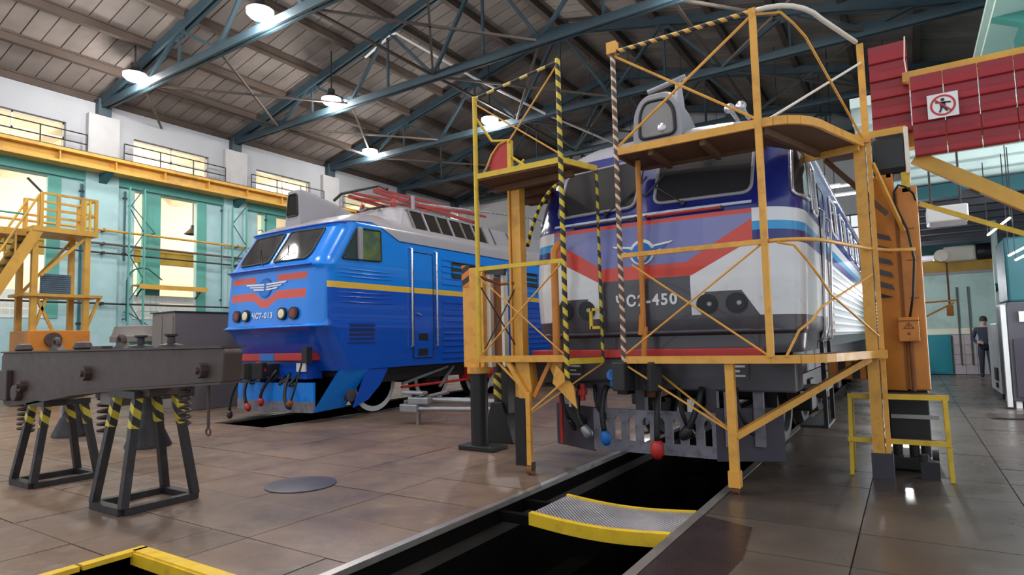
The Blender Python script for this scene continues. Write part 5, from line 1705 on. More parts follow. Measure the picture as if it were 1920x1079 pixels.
ud = [(L_.x, L_.y), (Rr.x, Rr.y), (BR.x, BR.y), (-3.05, 5.93), (-3.5, 6.4), (-3.8, 6.95), (-4.15, 6.95)]
P('upper_deck', MB().prism(ud, 2, ZU - 0.05, ZU - 0.02), 'board', wt)
for p, q in (((-3.98, 5.85), (-2.9, 5.75)), ((-4.05, 6.25), (-3.35, 6.15)), ((-4.1, 6.6), (-3.6, 6.55))):
    P('joist', MB().bar((*p, ZU - 0.09), (*q, ZU - 0.09), 0.05, 0.07), 'board', wt)
fe = MB()
for p, q in ((L_, Rr), (Rr, BR)):
    fe.bar(at(p, ZU), at(q, ZU if q is Rr else ZU - .04), 0.03, 0.06)
P('deck_edge', fe, 'yellow', wt)
P('deck_edge', MB().bar((-4.0, 5.5, ZU - .03), (-4.15, 6.95, ZU - .03), 0.03, 0.06).bar((-4.15, 6.95, ZU - .03), (-3.8, 6.95, ZU - .03), 0.03, 0.06), 'board', wt)
ld = [(L_.x, L_.y), (Rr.x, Rr.y), (BR.x, BR.y), (-3.1, 5.9), (-3.5, 6.2), (-4.05, 6.2)]
P('lower_deck', MB().prism(ld, 2, ZL - 0.03, ZL + 0.005), 'board', wt)
P('deck_edge', MB().bar(at(L_, ZL), at(Rr, ZL), 0.035, 0.07), 'scaff', wt)
P('deck_edge', MB().bar(at(Rr, ZL - 0.03), at(BR, ZL - 0.03), 0.03, 0.06), 'yellow', wt)
P('mid_rail', MB().bar(at(L_, ZM), at(Rr, ZM), 0.03, 0.045), 'yellow', wt)
P('mid_rail', MB().tube([at(L_, 2.12), (-3.95, 5.85, 2.05), (-3.75, 5.85, 2.05)], 0.018, 8), 'rust', wt)
mbt = MB().tube([at(L_, 4.16), at(Rr, 4.30)], 0.017, 8)
g = G('yellow_dashed_rail')
M['dash'] = g.out(g.mix(((g.x) / 0.22).frac() < 0.45, (0.04, 0.035, 0.03), (0.70, 0.52, 0.15)), 0.5)
P('top_rail', mbt, 'dash', wt, 'thin top rail with yellow and black dashes')


def brl(p, q, r0=0.010, m='scaff'):
    P('brace', MB().tube([p, q], r0, 6), m, wt)


brl(at(L_, 4.1), at(Rr, ZU + .06)); brl((-3.62, 5.6, 3.60), at(Rr, 4.28))
brl(at(L_, ZL + .02), at(Rr, ZM)); brl(at(L_, ZM - 0.08), at(Rr, ZL + .02), 0.008)
brl((-4.0, 5.6, ZL + .1), (-3.7, 5.9, ZM - .1), 0.008, 'stand'); brl((-4.0, 5.55, ZM - .2), (-3.72, 5.9, ZL + .05), 0.008, 'stand')
# gate on the upper deck
P('gate_post', MB().bar((-3.617, 5.63, ZU), (-3.617, 5.63, 3.63), 0.05), 'yellow', wt)
P('gate_rail', MB().tube([at(L_, 3.95), (-3.84, 5.6, 3.66), (-3.617, 5.63, 3.63)], 0.016, 8), 'yellow', wt)
P('gate_panel', MB().prism([(-3.90, 3.24), (-3.645, 3.24), (-3.645, 3.625), (-3.75, 3.60), (-3.85, 3.51), (-3.895, 3.38)], 1, 5.63, 5.65), 'red', wt, 'red sheet gate panel with rounded top')
P('gate_frame', MB().tube([(-3.99, 5.58, ZU), (-3.92, 5.61, 3.38), (-3.86, 5.62, 3.51), (-3.76, 5.62, 3.61), (-3.63, 5.62, 3.64)], 0.012, 6), 'scaff', wt, smooth='all')
P('kick_rail', MB().tube([(-3.60, 5.63, 3.44), (-3.36, 5.63, 3.26)], 0.016, 6).tube([(-3.56, 5.63, 3.27), (-3.44, 5.63, 3.38)], 0.012, 6), 'yellow', wt)
P('bent_rail', MB().tube(arc((-2.95, 5.6, 3.05), (-3.3, 5.7, 3.02), (-3.55, 5.84, 2.45), 8), 0.02, 8), 'hazY', wt, smooth='all')
# legs and bracket
P('bracket', MB().bar((-3.64, 5.52, ZL - 0.03), (-3.38, 5.52, 0.78), 0.045, 0.05), 'scaff', wt)
P('bracket', MB().prism([(-3.53, 0.78), (-3.36, 0.78), (-3.40, 1.17), (-3.56, 1.17)], 1, 5.55, 5.70), 'scaff', wt)
P('bracket', MB().bar((-3.16, 5.6, ZL - .03), (-3.34, 5.55, 0.80), 0.04), 'orange', wt)
P('bracket', MB().bar((-3.78, 5.53, ZL - .03), (-3.42, 5.53, 0.85), 0.025), 'scaff', wt)
lg = P('leg', MB().bar((-3.38, 5.5, 0.10), (-3.38, 5.5, 0.85), 0.05), 'scaff', wt)
P('castor', MB().cyl((-3.41, 5.51, 0.052), (-3.35, 5.51, 0.052), 0.05, n=16), 'rust', lg)
P('castor_fork', MB().box((-3.42, 5.48, 0.05), (-3.41, 5.54, 0.13)).box((-3.35, 5.48, 0.05), (-3.34, 5.54, 0.13)), 'stand', lg)
P('diagonal', MB().bar((-3.36, 5.5, 0.66), at(Rr, 1.0), 0.018), 'scaff', wt)
P('diagonal', MB().bar((-3.36, 5.52, 0.64), at(BR, ZL - .06), 0.016), 'scaff', wt)
P('corner_plate', MB().prism([(-3.05, 1.14), (-2.86, 0.92), (-2.83, 0.70), (-3.1, 0.95)], 1, 5.52, 5.54), 'scaff', wt)
P('corner_plate', MB().prism([(-3.20, 1.17), (-3.02, 1.17), (-3.08, 0.90)], 1, 5.6, 5.63), 'scaff', wt)
# square yellow hook on the rear post
P('hook', MB().bar((-2.70, 5.86, 1.70), (-2.80, 5.86, 1.70), 0.03).bar((-2.80, 5.86, 1.715), (-2.80, 5.86, 1.495), 0.03).bar((-2.80, 5.86, 1.51), (-2.70, 5.86, 1.51), 0.03), 'yellow', wt)

# ---- right lifting jack
jk = root('lifting_jack', (0.0, 7.5, 0), 'tall orange screw lifting jack with black chevrons right of the striped locomotive', 'jack')
P('tower', MB().prism([(-0.235, 7.30), (-0.04, 7.26), (-0.04, 7.75), (-0.235, 7.75)], 2, 0.80, 2.96).prism([(-0.235, 2.96), (-0.04, 2.96), (-0.04, 3.02), (-0.12, 3.12)], 1, 7.3, 7.75), 'orange', jk, bevel=0.01)
P('side_column', MB().box((-0.035, 7.30, 0.80), (0.155, 7.75, 2.86)), 'orange', jk, bevel=0.02)
P('seam', MB().box((-0.05, 7.255, 0.82), (-0.03, 7.30, 2.8)), 'rust', jk)
for k in range(6):
    z = 1.74 + 0.125 * k
    P('chevron', MB().add([(-0.236 + 0.005, 7.287 + .006, z + 0.05), (-0.11, 7.262, z), (-0.09, 7.258, z - 0.055 if k else z), (-0.231, 7.29, z - 0.005)], [(0, 1, 2, 3), (3, 2, 1, 0)]), 'greyd', jk)
for z in (1.72, 2.1, 2.42):
    P('weld_mark', MB().box((0.03, 7.293, z), (0.11, 7.30, z + 0.008)), 'rust', jk)
cbx = P('control_box', MB().box((-0.085, 7.18, 1.29), (0.09, 7.29, 1.53)), 'orange', jk, bevel=0.008)
P('box_lip', MB().box((-0.09, 7.172, 1.49), (0.095, 7.18, 1.50)), 'rust', cbx)
# warning triangle with a bolt, embossed
P('warning_mark', MB().bar((-0.035, 7.178, 1.42), (0.005, 7.178, 1.475), 0.008).bar((0.005, 7.178, 1.475), (0.045, 7.178, 1.42), 0.008).bar((-0.04, 7.178, 1.42), (0.05, 7.178, 1.42), 0.008).box((-0.002, 7.176, 1.43), (0.010, 7.18, 1.455)).box((-0.01, 7.176, 1.355), (0.016, 7.18, 1.38)), 'rust', cbx)
P('cable', MB().tube([(0.02, 7.24, 1.53), (0.06, 7.2, 1.75), (0.09, 7.2, 2.1), (0.05, 7.2, 2.4), (-0.035, 7.22, 2.66), (-0.04, 7.22, 2.8), (0.0, 7.2, 2.86), (0.06, 7.2, 2.83), (0.12, 7.22, 2.76), (0.14, 7.28, 2.70)], 0.011, 8), 'cable', jk, smooth='all')
P('conduit', MB().tube([(0.01, 7.27, 1.29), (0.015, 7.27, 0.8)], 0.018, 8), 'rust', jk)
P('top_drum', MB().prism([(7.3, 3.0), (7.68, 3.0), (7.76, 3.1), (7.76, 3.34), (7.66, 3.42), (7.32, 3.42), (7.27, 3.36), (7.27, 3.06)], 0, -0.21, 0.075), 'black', jk, bevel=0.015)
P('drum_flange', MB().box((0.075, 7.26, 2.98), (0.115, 7.78, 3.46)), 'rail_white', jk, bevel=0.008)
P('drum_bracket', MB().box((-0.1, 7.3, 2.9), (-0.06, 7.7, 3.1)).box((0.03, 7.3, 2.8), (0.1, 7.7, 3.08)), 'yellow', jk)
P('lift_arm', MB().box((-0.75, 7.35, 0.90), (-0.235, 7.7, 1.10)), 'orange', jk, bevel=0.01)
for k in range(3):
    P('arm_stripe', MB().box((-0.65 + 0.13 * k, 7.343, 0.91), (-0.58 + 0.13 * k, 7.35, 1.09)), 'black', jk)
P('base', MB().box((-0.3, 7.28, 0.02), (0.12, 7.9, 0.14)), 'under', jk, bevel=0.01)
P('carriage', MB().box((-0.22, 7.34, 0.30), (0.13, 7.72, 0.80)), 'under', jk, bevel=0.02)
P('carriage_plate', MB().box((-0.2, 7.31, 0.52), (0.2, 7.35, 0.56)), 'steel', jk)
for xx in (-0.16, -0.02, 0.08):
    P('jack_screw', MB().cyl((xx, 7.45, 0.1), (xx, 7.45, 0.32), 0.045, n=12), 'under', jk, smooth=40)
for x in (-0.33, 0.16):
    P('base_wheel', MB().cyl((x - .03, 7.85, 0.07), (x + .03, 7.85, 0.07), 0.07), 'under', jk)
P('cross_beam', MB().box((-0.85, 7.36, 3.36), (0.10, 7.42, 3.50)), 'crane', jk)

# ---- left lifting jack
jl = root('lifting_jack', (-4.8, 6.6, 0), 'slim orange lifting jack on a black post at the left side of the striped locomotive', 'jack')
P('post', MB().cyl((-4.75, 6.5, 0.06), (-4.75, 6.5, 1.0), 0.115, n=20), 'black', jl, smooth=40)
P('foot', MB().box((-5.0, 6.35, 0.0), (-4.45, 6.7, 0.06)), 'black', jl, bevel=0.01)
P('sleeve', MB().cyl((-4.75, 6.5, 0.98), (-4.75, 6.5, 1.06), 0.15, n=20), 'scaff', jl, smooth=40)
P('column', MB().box((-4.95, 6.45, 1.06), (-4.83, 6.58, 2.40)).box((-4.82, 6.42, 1.06), (-4.68, 6.56, 2.36)).box((-4.66, 6.42, 1.06), (-4.60, 6.56, 2.3)), 'scaff', jl, bevel=0.006)
P('striped_head', MB().box((-4.955, 6.44, 2.12), (-4.825, 6.585, 2.41)), 'hazJ', jl, 'column head with orange and black diagonal stripes')
P('inner_screw', MB().box((-4.55, 6.58, 1.16), (-4.40, 6.66, 2.22)), 'rust', jl)
P('side_rail', MB().box((-4.60, 6.5, 1.06), (-4.54, 6.6, 2.3)).box((-4.41, 6.56, 1.06), (-4.37, 6.66, 2.3)), 'rail_white', jl)
P('head_arm', MB().bar((-4.75, 6.5, 2.35), (-4.3, 6.5, 2.28), 0.06, 0.10), 'stand', jl)
js = root('jack_stand', (-4.8, 7.15, 0), 'black flared jack stand with yellow stripes behind the slim orange jack', 'stand')
P('cone', MB().prism([(-5.06, 0), (-4.56, 0), (-4.74, 0.55), (-4.92, 0.55)], 1, 7.0, 7.3), 'black', js, bevel=0.01)
P('tube', MB().cyl((-4.86, 7.15, 0.5), (-4.86, 7.15, 1.15), 0.085, n=20), 'black', js, smooth=40)
P('striped_sleeve', MB().cyl((-4.86, 7.15, 0.58), (-4.86, 7.15, 0.95), 0.092, n=20), 'hazY2', js, 'sleeve with yellow and black stripes', smooth=40)
P('tube', MB().box((-4.77, 7.05, 0.4), (-4.66, 7.25, 1.1)), 'black', js)

# ---- red-clad gantry at the upper right
gy = 7.55
gt = root('red_gantry', (1.0, gy, 0), 'overhead gantry clad in dark red ribbed sheet at the upper right', 'gantry')
ribh = 0.165
z0, z1 = 3.14, 3.97
panel_w = 0.27
for k in range(6):
    xa = 0.16 + k * panel_w * 1.02
    for j in range(5):
        za = z0 + j * (z1 - z0) / 5
        zb = za + (z1 - z0) / 5
        h = zb - za
        prof = [(gy - 0.25, za), (gy - 0.275, za + 0.012), (gy - 0.262, za + 0.03), (gy - 0.245, za + h * 0.6), (gy - 0.25, zb), (gy - 0.215, zb), (gy - 0.215, za)]
        P('cladding_sheet', MB().prism(prof, 0, xa + random.uniform(0, .003), xa + panel_w * 1.02 - 0.008), 'redpanel', gt)
for j in range(5):
    za = 3.45 + j * 0.195
    prof = [(gy - 0.1, za), (gy - 0.125, za + 0.012), (gy - 0.112, za + 0.03), (gy - 0.092, za + .13), (gy - 0.1, za + 0.2), (gy - 0.07, za + 0.2), (gy - 0.07, za)]
    P('cladding_sheet', MB().prism(prof, 0, -0.19, 0.155), 'redpanel', gt)
P('beam', MB().box((-0.2, gy - 0.06, 3.30), (2.1, gy + 0.1, 3.52)).box((0.1, gy - 0.2, 3.95), (2.1, gy + 0.1, 4.05)), 'crane', gt)
P('post', MB().box((1.75, gy - 0.15, 0), (2.0, gy + 0.1, 4.05)), 'crane', gt)
P('diagonal', MB().bar((0.16, gy - 0.15, 3.16), (1.75, gy - 0.1, 2.02), 0.08, 0.13), 'crane', gt)
P('diagonal', MB().bar((0.17, gy - 0.05, 2.70), (1.75, gy - 0.05, 1.90), 0.035, 0.045), 'yellow', gt)
P('lug', MB().box((0.52, gy - 0.12, 2.70), (0.66, gy - 0.06, 2.77)), 'greyd', gt)
P('hanging_wire', MB().tube([(0.145, gy - 0.14, 4.45), (0.13, gy - 0.14, 4.2), (0.15, gy - 0.14, 3.95)], 0.006, 6), 'rail_white', gt)
# sign
sg = root('safety_sign', (0.40, gy - 0.30, 3.45), 'square white no-standing prohibition sign on the red ribbed cladding', 'sign')
sx, sz, sy = 0.415, 3.605, gy - 0.295
P('plate', MB().box((sx - 0.125, sy, sz - 0.12), (sx + 0.125, sy + 0.015, sz + 0.12)), 'white', sg)
ring = MB()
n_ = 32
for i in range(n_):
    a0, a1 = 2 * PI * i / n_, 2 * PI * (i + 1) / n_
    ring.add([(sx + 0.105 * math.cos(a0), sy - 0.002, sz + 0.105 * math.sin(a0)), (sx + 0.105 * math.cos(a1), sy - 0.002, sz + 0.105 * math.sin(a1)), (sx + 0.086 * math.cos(a1), sy - 0.002, sz + 0.086 * math.sin(a1)), (sx + 0.086 * math.cos(a0), sy - 0.002, sz + 0.086 * math.sin(a0))], [(0, 1, 2, 3)])
P('red_ring', ring, 'red', sg)
fig = MB()
fy = sy - 0.004
fig.box((sx - 0.022, fy, sz - 0.03), (sx + 0.022, sy - .001, sz + 0.03))
fig.lathe([(0.001, 0), (0.016, 0), (0.016, 0.003)], (sx, fy, sz + 0.055), 12, 1)
fig.bar((sx - 0.06, fy + .001, sz + 0.035), (sx + 0.065, fy + .001, sz + 0.02), 0.002, 0.014)
fig.bar((sx - 0.012, fy + .001, sz - 0.03), (sx - 0.03, fy + .001, sz - 0.07), 0.002, 0.016).bar((sx + 0.012, fy + .001, sz - 0.03), (sx + 0.035, fy + .001, sz - 0.065), 0.002, 0.016)
P('figure', fig, 'black', sg)
P('red_bar', MB().bar((sx - 0.066, sy - 0.006, sz + 0.066), (sx + 0.066, sy - 0.006, sz - 0.066), 0.002, 0.015), 'red', sg)

# ---- yellow step in front of the right jack
st = root('step_stool', (-0.15, 7.05, 0), 'yellow two-step stool of angle iron in front of the orange jack', 'step')
P('upper_tread', MB().box((-0.53, 6.98, 0.755), (0.26, 7.2, 0.785)), 'plowd', st)
P('lower_tread', MB().box((-0.56, 6.93, 0.335), (0.255, 7.05, 0.36)), 'plowd', st)
P('tread_edge', MB().box((-0.55, 6.955, 0.74), (0.275, 6.98, 0.79)), 'yellow', st)
P('tread_edge', MB().box((-0.565, 6.905, 0.325), (0.265, 6.93, 0.37)), 'yellow', st)
for (x, y) in ((-0.53, 6.96), (0.245, 6.96), (-0.53, 7.19), (0.245, 7.19)):
    P('leg', MB().bar((x + (-0.015 if x < 0 else 0.015), y - 0.03 if y < 7.1 else y, 0), (x, y, 0.76), 0.035), 'yellow', st)
one('oil_canister', MB().box((0.02, 6.99, 0.0), (0.17, 7.11, 0.16)).cyl((0.05, 7.05, 0.16), (0.05, 7.05, 0.22), 0.04), 'under', 'small dark oil canister under the yellow two-step stool', 'canister')

# ================================================================== FLOOR THINGS
pc = root('pit_bridge', (-2.08, 4.65, -0.06), 'chequer-plate footbridge with yellow edges across the inspection pit', 'bridge')
n_ = 14


def zb_(t):
    return -0.005 - 0.035 * math.sin(PI * t)


mb = MB(); e1 = MB(); e2 = MB()
xa, xb = -2.66, -1.505
for i in range(n_):
    t0, t1 = i / n_, (i + 1) / n_
    x0, x1 = xa + (xb - xa) * t0, xa + (xb - xa) * t1
    for m_, ya, yb, dz in ((mb, 4.34, 4.93, 0.0), (e1, 4.28, 4.34, 0.012), (e2, 4.93, 4.965, 0.012)):
        th = 0.02 if m_ is mb else 0.085
        m_.add([(x0, ya, zb_(t0) - th), (x1, ya, zb_(t1) - th), (x1, yb, zb_(t1) - th), (x0, yb, zb_(t0) - th), (x0, ya, zb_(t0) + dz), (x1, ya, zb_(t1) + dz), (x1, yb, zb_(t1) + dz), (x0, yb, zb_(t0) + dz)],
               [(3, 2, 1, 0), (4, 5, 6, 7), (0, 1, 5, 4), (2, 3, 7, 6)] + ([(3, 0, 4, 7)] if i == 0 else []) + ([(1, 2, 6, 5)] if i == n_ - 1 else []))
P('plate', mb, 'checker', pc)
P('edge_bar', e1, 'pit_yellow', pc)
P('edge_bar', e2, 'pit_yellow', pc)
for (p, q) in (((-3.025, 4.40, -0.14), (-2.6, 4.46, -0.06)), ((-3.025, 4.82, -0.14), (-2.6, 4.88, -0.06)), ((-1.525, 4.34, -0.16), (-1.507, 4.93, -0.025))):
    P('bearer', MB().box(p, q), 'pit', pc)
one('floor_plate', MB().prism([(-1.42, 2.9), (-1.0, 3.0), (-0.95, 4.02), (-1.03, 4.72), (-1.42, 4.86)], 2, 0.0, 0.006), 'plate_brown', 'oily brown steel sheet lying on the floor right of the pit', 'plate')
mbd = MB().lathe([(0.0, 0.012), (0.33, 0.012), (0.345, 0.008), (0.345, 0.0), (0.0, 0.0)], (-5.22, 4.08, 0.0), 40)
md = one('manhole_disc', mbd, 'greyd', 'round dark grey steel disc lying on the left floor', 'disc', smooth=40)
# yellow edge frame of the floor opening
a, b, c, d = HOLE
ef = root('opening_edge', (a, d, 0), 'yellow-painted angle-iron edging of the floor opening at the bottom left', 'edging')
P('edge_bar', MB().box((a - 0.005, d - 0.075, -0.02), (b + 0.02, d + 0.015, 0.012)).box((a, d - 0.09, -0.08), (b, d - 0.075, 0.0)), 'pit_yellow', ef)
P('edge_bar', MB().box((a - 0.05, 1.88, -0.02), (a + 0.03, d + 0.015, 0.012)), 'pit_yellow', ef)
P('edge_bar', MB().box((a - 0.05, 1.62, -0.02), (a + 0.03, 1.86, 0.012)), 'pit_yellow', ef)
P('edge_bar', MB().box((a - 0.05, 0.3, -0.02), (a + 0.03, 1.50, 0.012)), 'pit_yellow', ef)
rb = MB()
random.seed(3)
for i in range(38):
    x, y = random.uniform(a + 0.15, b - 0.15), random.uniform(1.3, d - 0.2)
    s_ = random.uniform(0.03, 0.1)
    h_ = 0.2 - 0.5 * abs(y - 1.95)
    rb.lathe([(s_ * 0.3, 0), (s_, s_ * 0.3), (s_ * 0.8, s_ * 0.8), (s_ * 0.2, s_)], (x, y, -0.6 + max(0, h_) * random.random()), 6)
o = one('rubble', rb, 'sooty', 'dusty rubble heaped in the yellow-edged floor opening', 'rubble')
o['kind'] = 'stuff'

# ---- bogie frame on trestles
bf = root('bogie_frame', (-6.6, 2.95, 0.86), 'long oily brown-grey bogie frame laid across two trestles on the left', 'frame')
prof = [(-8.85, 1.40), (-4.47, 1.40), (-4.44, 1.36), (-4.47, 1.125), (-6.1, 1.035), (-6.35, 1.02), (-7.0, 0.97), (-8.15, 0.83), (-8.62, 0.78), (-8.8, 0.80), (-8.9, 0.95), (-8.9, 1.36)]
P('side_beam', MB().prism(prof, 1, 2.76, 2.92), 'frame', bf, bevel=0.012)
for (xa, xb, zc) in ((-7.0, -6.6, 1.0), (-8.3, -8.0, 1.1)):
    P('transom', MB().box((xa, 2.92, zc), (xb, 3.3, 1.36)), 'frame', bf)
P('top_plate', MB().box((-8.88, 2.74, 1.395), (-4.46, 2.96, 1.412)), 'frame', bf)
P('bottom_flange', MB().prism([(-8.15, 0.82), (-7.0, 0.96), (-6.35, 1.01), (-6.1, 1.025), (-4.46, 1.115), (-4.46, 1.13), (-6.1, 1.045), (-6.35, 1.03), (-7.0, 0.98), (-8.15, 0.84)], 1, 2.74, 2.98), 'frame', bf)
P('hanger_block', MB().box((-6.55, 2.8, 0.88), (-6.15, 3.04, 1.02)), 'box', bf, bevel=0.01)
P('hanger_block', MB().box((-5.95, 2.78, 0.98), (-5.6, 3.04, 1.06)), 'frame', bf, bevel=0.01)
for (x, zt_, zb2, rs_) in ((-6.62, 0.95, 0.58, 0.058), (-5.20, 1.07, 0.76, 0.042), (-8.5, 0.82, 0.5, 0.07)):
    P('spring', MB().coil((x, 2.88), rs_, rs_ * 0.25, zb2, zt_, 6), 'frame', bf, smooth='all')
    P('spring_seat', MB().cyl((x, 2.88, zt_ - 0.01), (x, 2.88, zt_ + 0.06), rs_ * 1.4, n=16), 'frame', bf)
for (x, z, s_) in ((-6.69, 1.18, 0.07), (-4.71, 1.22, 0.06), (-8.2, 1.03, 0.06)):
    P('bolt_boss', MB().cyl((x, 2.70, z), (x, 2.76, z), s_, n=8).cyl((x, 2.675, z), (x, 2.70, z), s_ * 0.5, n=6), 'frame', bf)
P('axle_guide', MB().box((-8.8, 2.70, 0.86), (-8.55, 2.76, 1.2)).cyl((-8.35, 2.70, 0.95), (-8.35, 2.76, 0.95), 0.09, n=14), 'frame', bf, bevel=0.01)
P('hanging_chain', MB().tube([(-4.80, 2.85, 1.1), (-4.80, 2.85, 0.74)], 0.012, 6).ring((-4.80, 2.85, 0.72), 0.03, 0.008, 1, 12, 6), 'frame', bf)
for (x, z, k) in ((-8.56, 1.412, 0), (-7.70, 1.412, 1), (-7.08, 1.412, 0), (-6.28, 1.412, 1), (-5.92, 1.412, 2), (-5.40, 1.412, 2), (-6.75, 1.412, 3)):
    if k == 0:
        m_ = MB().lathe([(0.07, 0), (0.09, 0.02), (0.07, 0.07), (0.04, 0.085)], (x, 2.86, z), 14)
    elif k == 1:
        m_ = MB().ring((x, 2.86, z + 0.07), 0.05, 0.025, 1, 16, 8).prism([(x - 0.1, z), (x + 0.14, z), (x + 0.05, z + 0.06)], 1, 2.82, 2.90)
    elif k == 2:
        m_ = MB().lathe([(0.11, 0), (0.1, 0.02), (0.035, 0.035), (0.03, 0.09), (0.055, 0.10), (0.055, 0.115)], (x, 2.86, z), 14)
    else:
        m_ = MB().box((x - 0.14, 2.85, z), (x + 0.1, 2.95, z + 0.03))
    P('lifting_lug', m_, 'frame' if k != 2 else 'stand', bf, smooth=35)


def trestle(cx, cy, w0, w1, dp0, dp1, H, label):
    t = root('trestle', (cx, cy, 0), label, 'trestle', 'trestles under the bogie frame')
    q = [(-w0 / 2, -dp0 / 2), (w0 / 2, -dp0 / 2), (w0 / 2, dp0 / 2), (-w0 / 2, dp0 / 2)]
    p = [(-w1 / 2, -dp1 / 2), (w1 / 2, -dp1 / 2), (w1 / 2, dp1 / 2), (-w1 / 2, dp1 / 2)]
    for (a_, b_), (c_2, d_) in zip(q, p):
        f0, f1 = Vector((cx + a_, cy + b_, 0.05)), Vector((cx + c_2, cy + d_, H))
        lg = P('leg', MB().bar(f0, f1, 0.065, 0.065, up=(0, 1, 0)), 'stand', t)
        m0, m1 = f0.lerp(f1, 0.70), f0.lerp(f1, 0.99)
        P('striped_band', MB().bar(m0, m1, 0.069, 0.069, up=(0, 1, 0)), 'hazY2', lg, 'leg top with yellow and black stripes')
    bs = MB()
    for i in range(4):
        (a_, b_), (c_2, d_) = q[i], q[(i + 1) % 4]
        bs.bar((cx + a_, cy + b_, 0.03), (cx + c_2, cy + d_, 0.03), 0.08, 0.06)
    P('base_frame', bs, 'stand', t)
    P('top_plate', MB().box((cx - w1 / 2 - 0.05, cy - dp1 / 2 - 0.05, H - 0.02), (cx + w1 / 2 + 0.05, cy + dp1 / 2 + 0.05, H + 0.04)), 'stand', t)


trestle(-5.93, 2.93, 0.52, 0.36, 0.62, 0.34, 0.99, 'black steel trestle with striped leg tops under the bogie frame, nearer the pit')
trestle(-7.88, 2.96, 0.50, 0.36, 0.60, 0.34, 0.84, 'black steel trestle with striped leg tops under the bogie frame, far left')
for (x, lab) in ((-11.72, 'left'), (-9.3, 'right')):
    pd = root('pedestal', (x, 4.62, 0), 'flared dark steel pedestal behind the bogie frame, %s of two' % lab, 'stand')
    P('cone', MB().lathe([(0.30, 0.0), (0.30, 0.03), (0.14, 0.4), (0.12, 0.95), (0.16, 1.0)], (x, 4.62, 0), 12), 'stand', pd, smooth=40)
    P('bar', MB().box((x - 0.05, 4.45, 0.25), (x + 0.02, 4.5, 0.95)), 'steel' if lab == 'left' else 'stand', pd)
f2 = root('bogie_frame', (-10.4, 4.62, 1.0), 'second dark bogie frame on flared pedestals behind the first, mostly hidden', 'frame')
P('side_beam', MB().prism([(-12.6, 1.37), (-8.4, 1.37), (-8.3, 1.12), (-9.4, 1.0), (-11.6, 1.0), (-12.6, 1.1)], 1, 4.5, 4.78), 'under', f2)
P('axle_box', MB().box((-8.9, 4.4, 0.72), (-8.5, 4.85, 1.06)).box((-12.2, 4.4, 0.72), (-11.9, 4.85, 1.05)), 'under', f2, bevel=0.02)
P('spring', MB().coil((-10.4, 4.6), 0.10, 0.022, 0.66, 1.0, 5), 'under', f2)

# grey cabinet and workbench behind the frame
r_ = root('cabinet', (-14.0, 8.0, 0), 'large grey-brown steel cabinet left of the blue locomotive', 'cabinet')
P('body', MB().box((-14.45, 7.22, 0.0), (-13.5, 9.6, 2.20)), 'box', r_, bevel=0.015)
P('lid', MB().box((-14.48, 7.19, 2.20), (-13.47, 9.63, 2.225)), 'stand', r_)
P('door', MB().box((-14.40, 7.205, 0.1), (-14.0, 7.22, 2.12)), 'box', r_)
P('door', MB().box((-13.97, 7.205, 0.1), (-13.55, 7.22, 2.12)), 'box', r_)
P('handle', MB().box((-14.03, 7.185, 1.2), (-14.0, 7.205, 1.4)), 'stand', r_)
r_ = root('hooded_drum', (-17.0, 7.6, 0), 'pale green drum with a rusty grey hood between the yellow tower and the grey cabinet', 'drum')
P('drum', MB().lathe([(0.60, 0), (0.60, 1.5), (0.58, 1.6)], (-17.2, 8.35, 0), 20), 'teal', r_, smooth=40)
P('hood', MB().lathe([(0.74, 1.6), (0.74, 1.74), (0.70, 1.78), (0.64, 2.0), (0.3, 2.04)], (-17.2, 8.35, 0), 20), 'box', r_, smooth=40)
r_ = root('pipe_rack', (-6.6, 8.1, 0), 'low rack of grey steel pipes on the floor beside the blue locomotive', 'rack')
P('pipe', MB().tube([(-7.3, 7.95, 0.26), (-5.4, 8.2, 0.3)], 0.04, 10), 'steel', r_, smooth=True)
P('pipe', MB().tube([(-7.2, 8.1, 0.42), (-5.3, 8.3, 0.40)], 0.05, 10), 'steel', r_, smooth=True)
P('pipe', MB().tube([(-7.5, 8.05, 0.36), (-6.6, 8.15, 0.55)], 0.035, 10), 'box', r_, smooth=True)
P('head', MB().box((-7.5, 7.9, 0.2), (-7.1, 8.25, 0.34)).box((-7.35, 7.95, 0.34), (-6.9, 8.2, 0.46)).box((-7.5, 7.95, 0.5), (-7.0, 8.1, 0.56)), 'steel', r_, bevel=0.02)
P('leg', MB().bar((-7.1, 7.95, 0), (-7.1, 7.95, 0.22), 0.06), 'box', r_)
P('leg', MB().bar((-5.7, 8.2, 0), (-5.7, 8.2, 0.28), 0.06), 'box', r_)

# ---- yellow access tower by the left wall
X_ = -20.0
at_ = root('access_tower', (X_, 7.5, 0), 'tall yellow access tower with railed platform and ladder near the left wall', 'tower')
for (x, y) in ((X_, 6.85), (X_, 8.12), (X_ - 1.0, 6.85), (X_ - 1.0, 8.12)):
    P('post', MB().bar((x, y, 0), (x, y, 4.75), 0.14, 0.14), 'crane', at_)
P('platform', MB().box((X_ - 1.1, 6.75, 4.72), (X_ + 0.15, 8.35, 4.86)), 'crane', at_)
for (x, y) in ((X_ + .1, 6.95), (X_ + .1, 7.35), (X_ + .1, 7.95), (X_ + .1, 8.3), (X_ - 1.05, 6.95), (X_ - 1.05, 8.3)):
    P('rail_post', MB().bar((x, y, 4.86), (x, y, 5.82), 0.08), 'crane', at_)
for z in (5.35, 5.80):
    P('guard_rail', MB().bar((X_ + .1, 6.95, z), (X_ + .1, 8.3, z), 0.06).bar((X_ - 1.05, 8.3, z), (X_ + .1, 8.3, z), 0.06).bar((X_ - 1.05, 6.95, z), (X_ - 1.05, 8.3, z), 0.06), 'crane', at_)
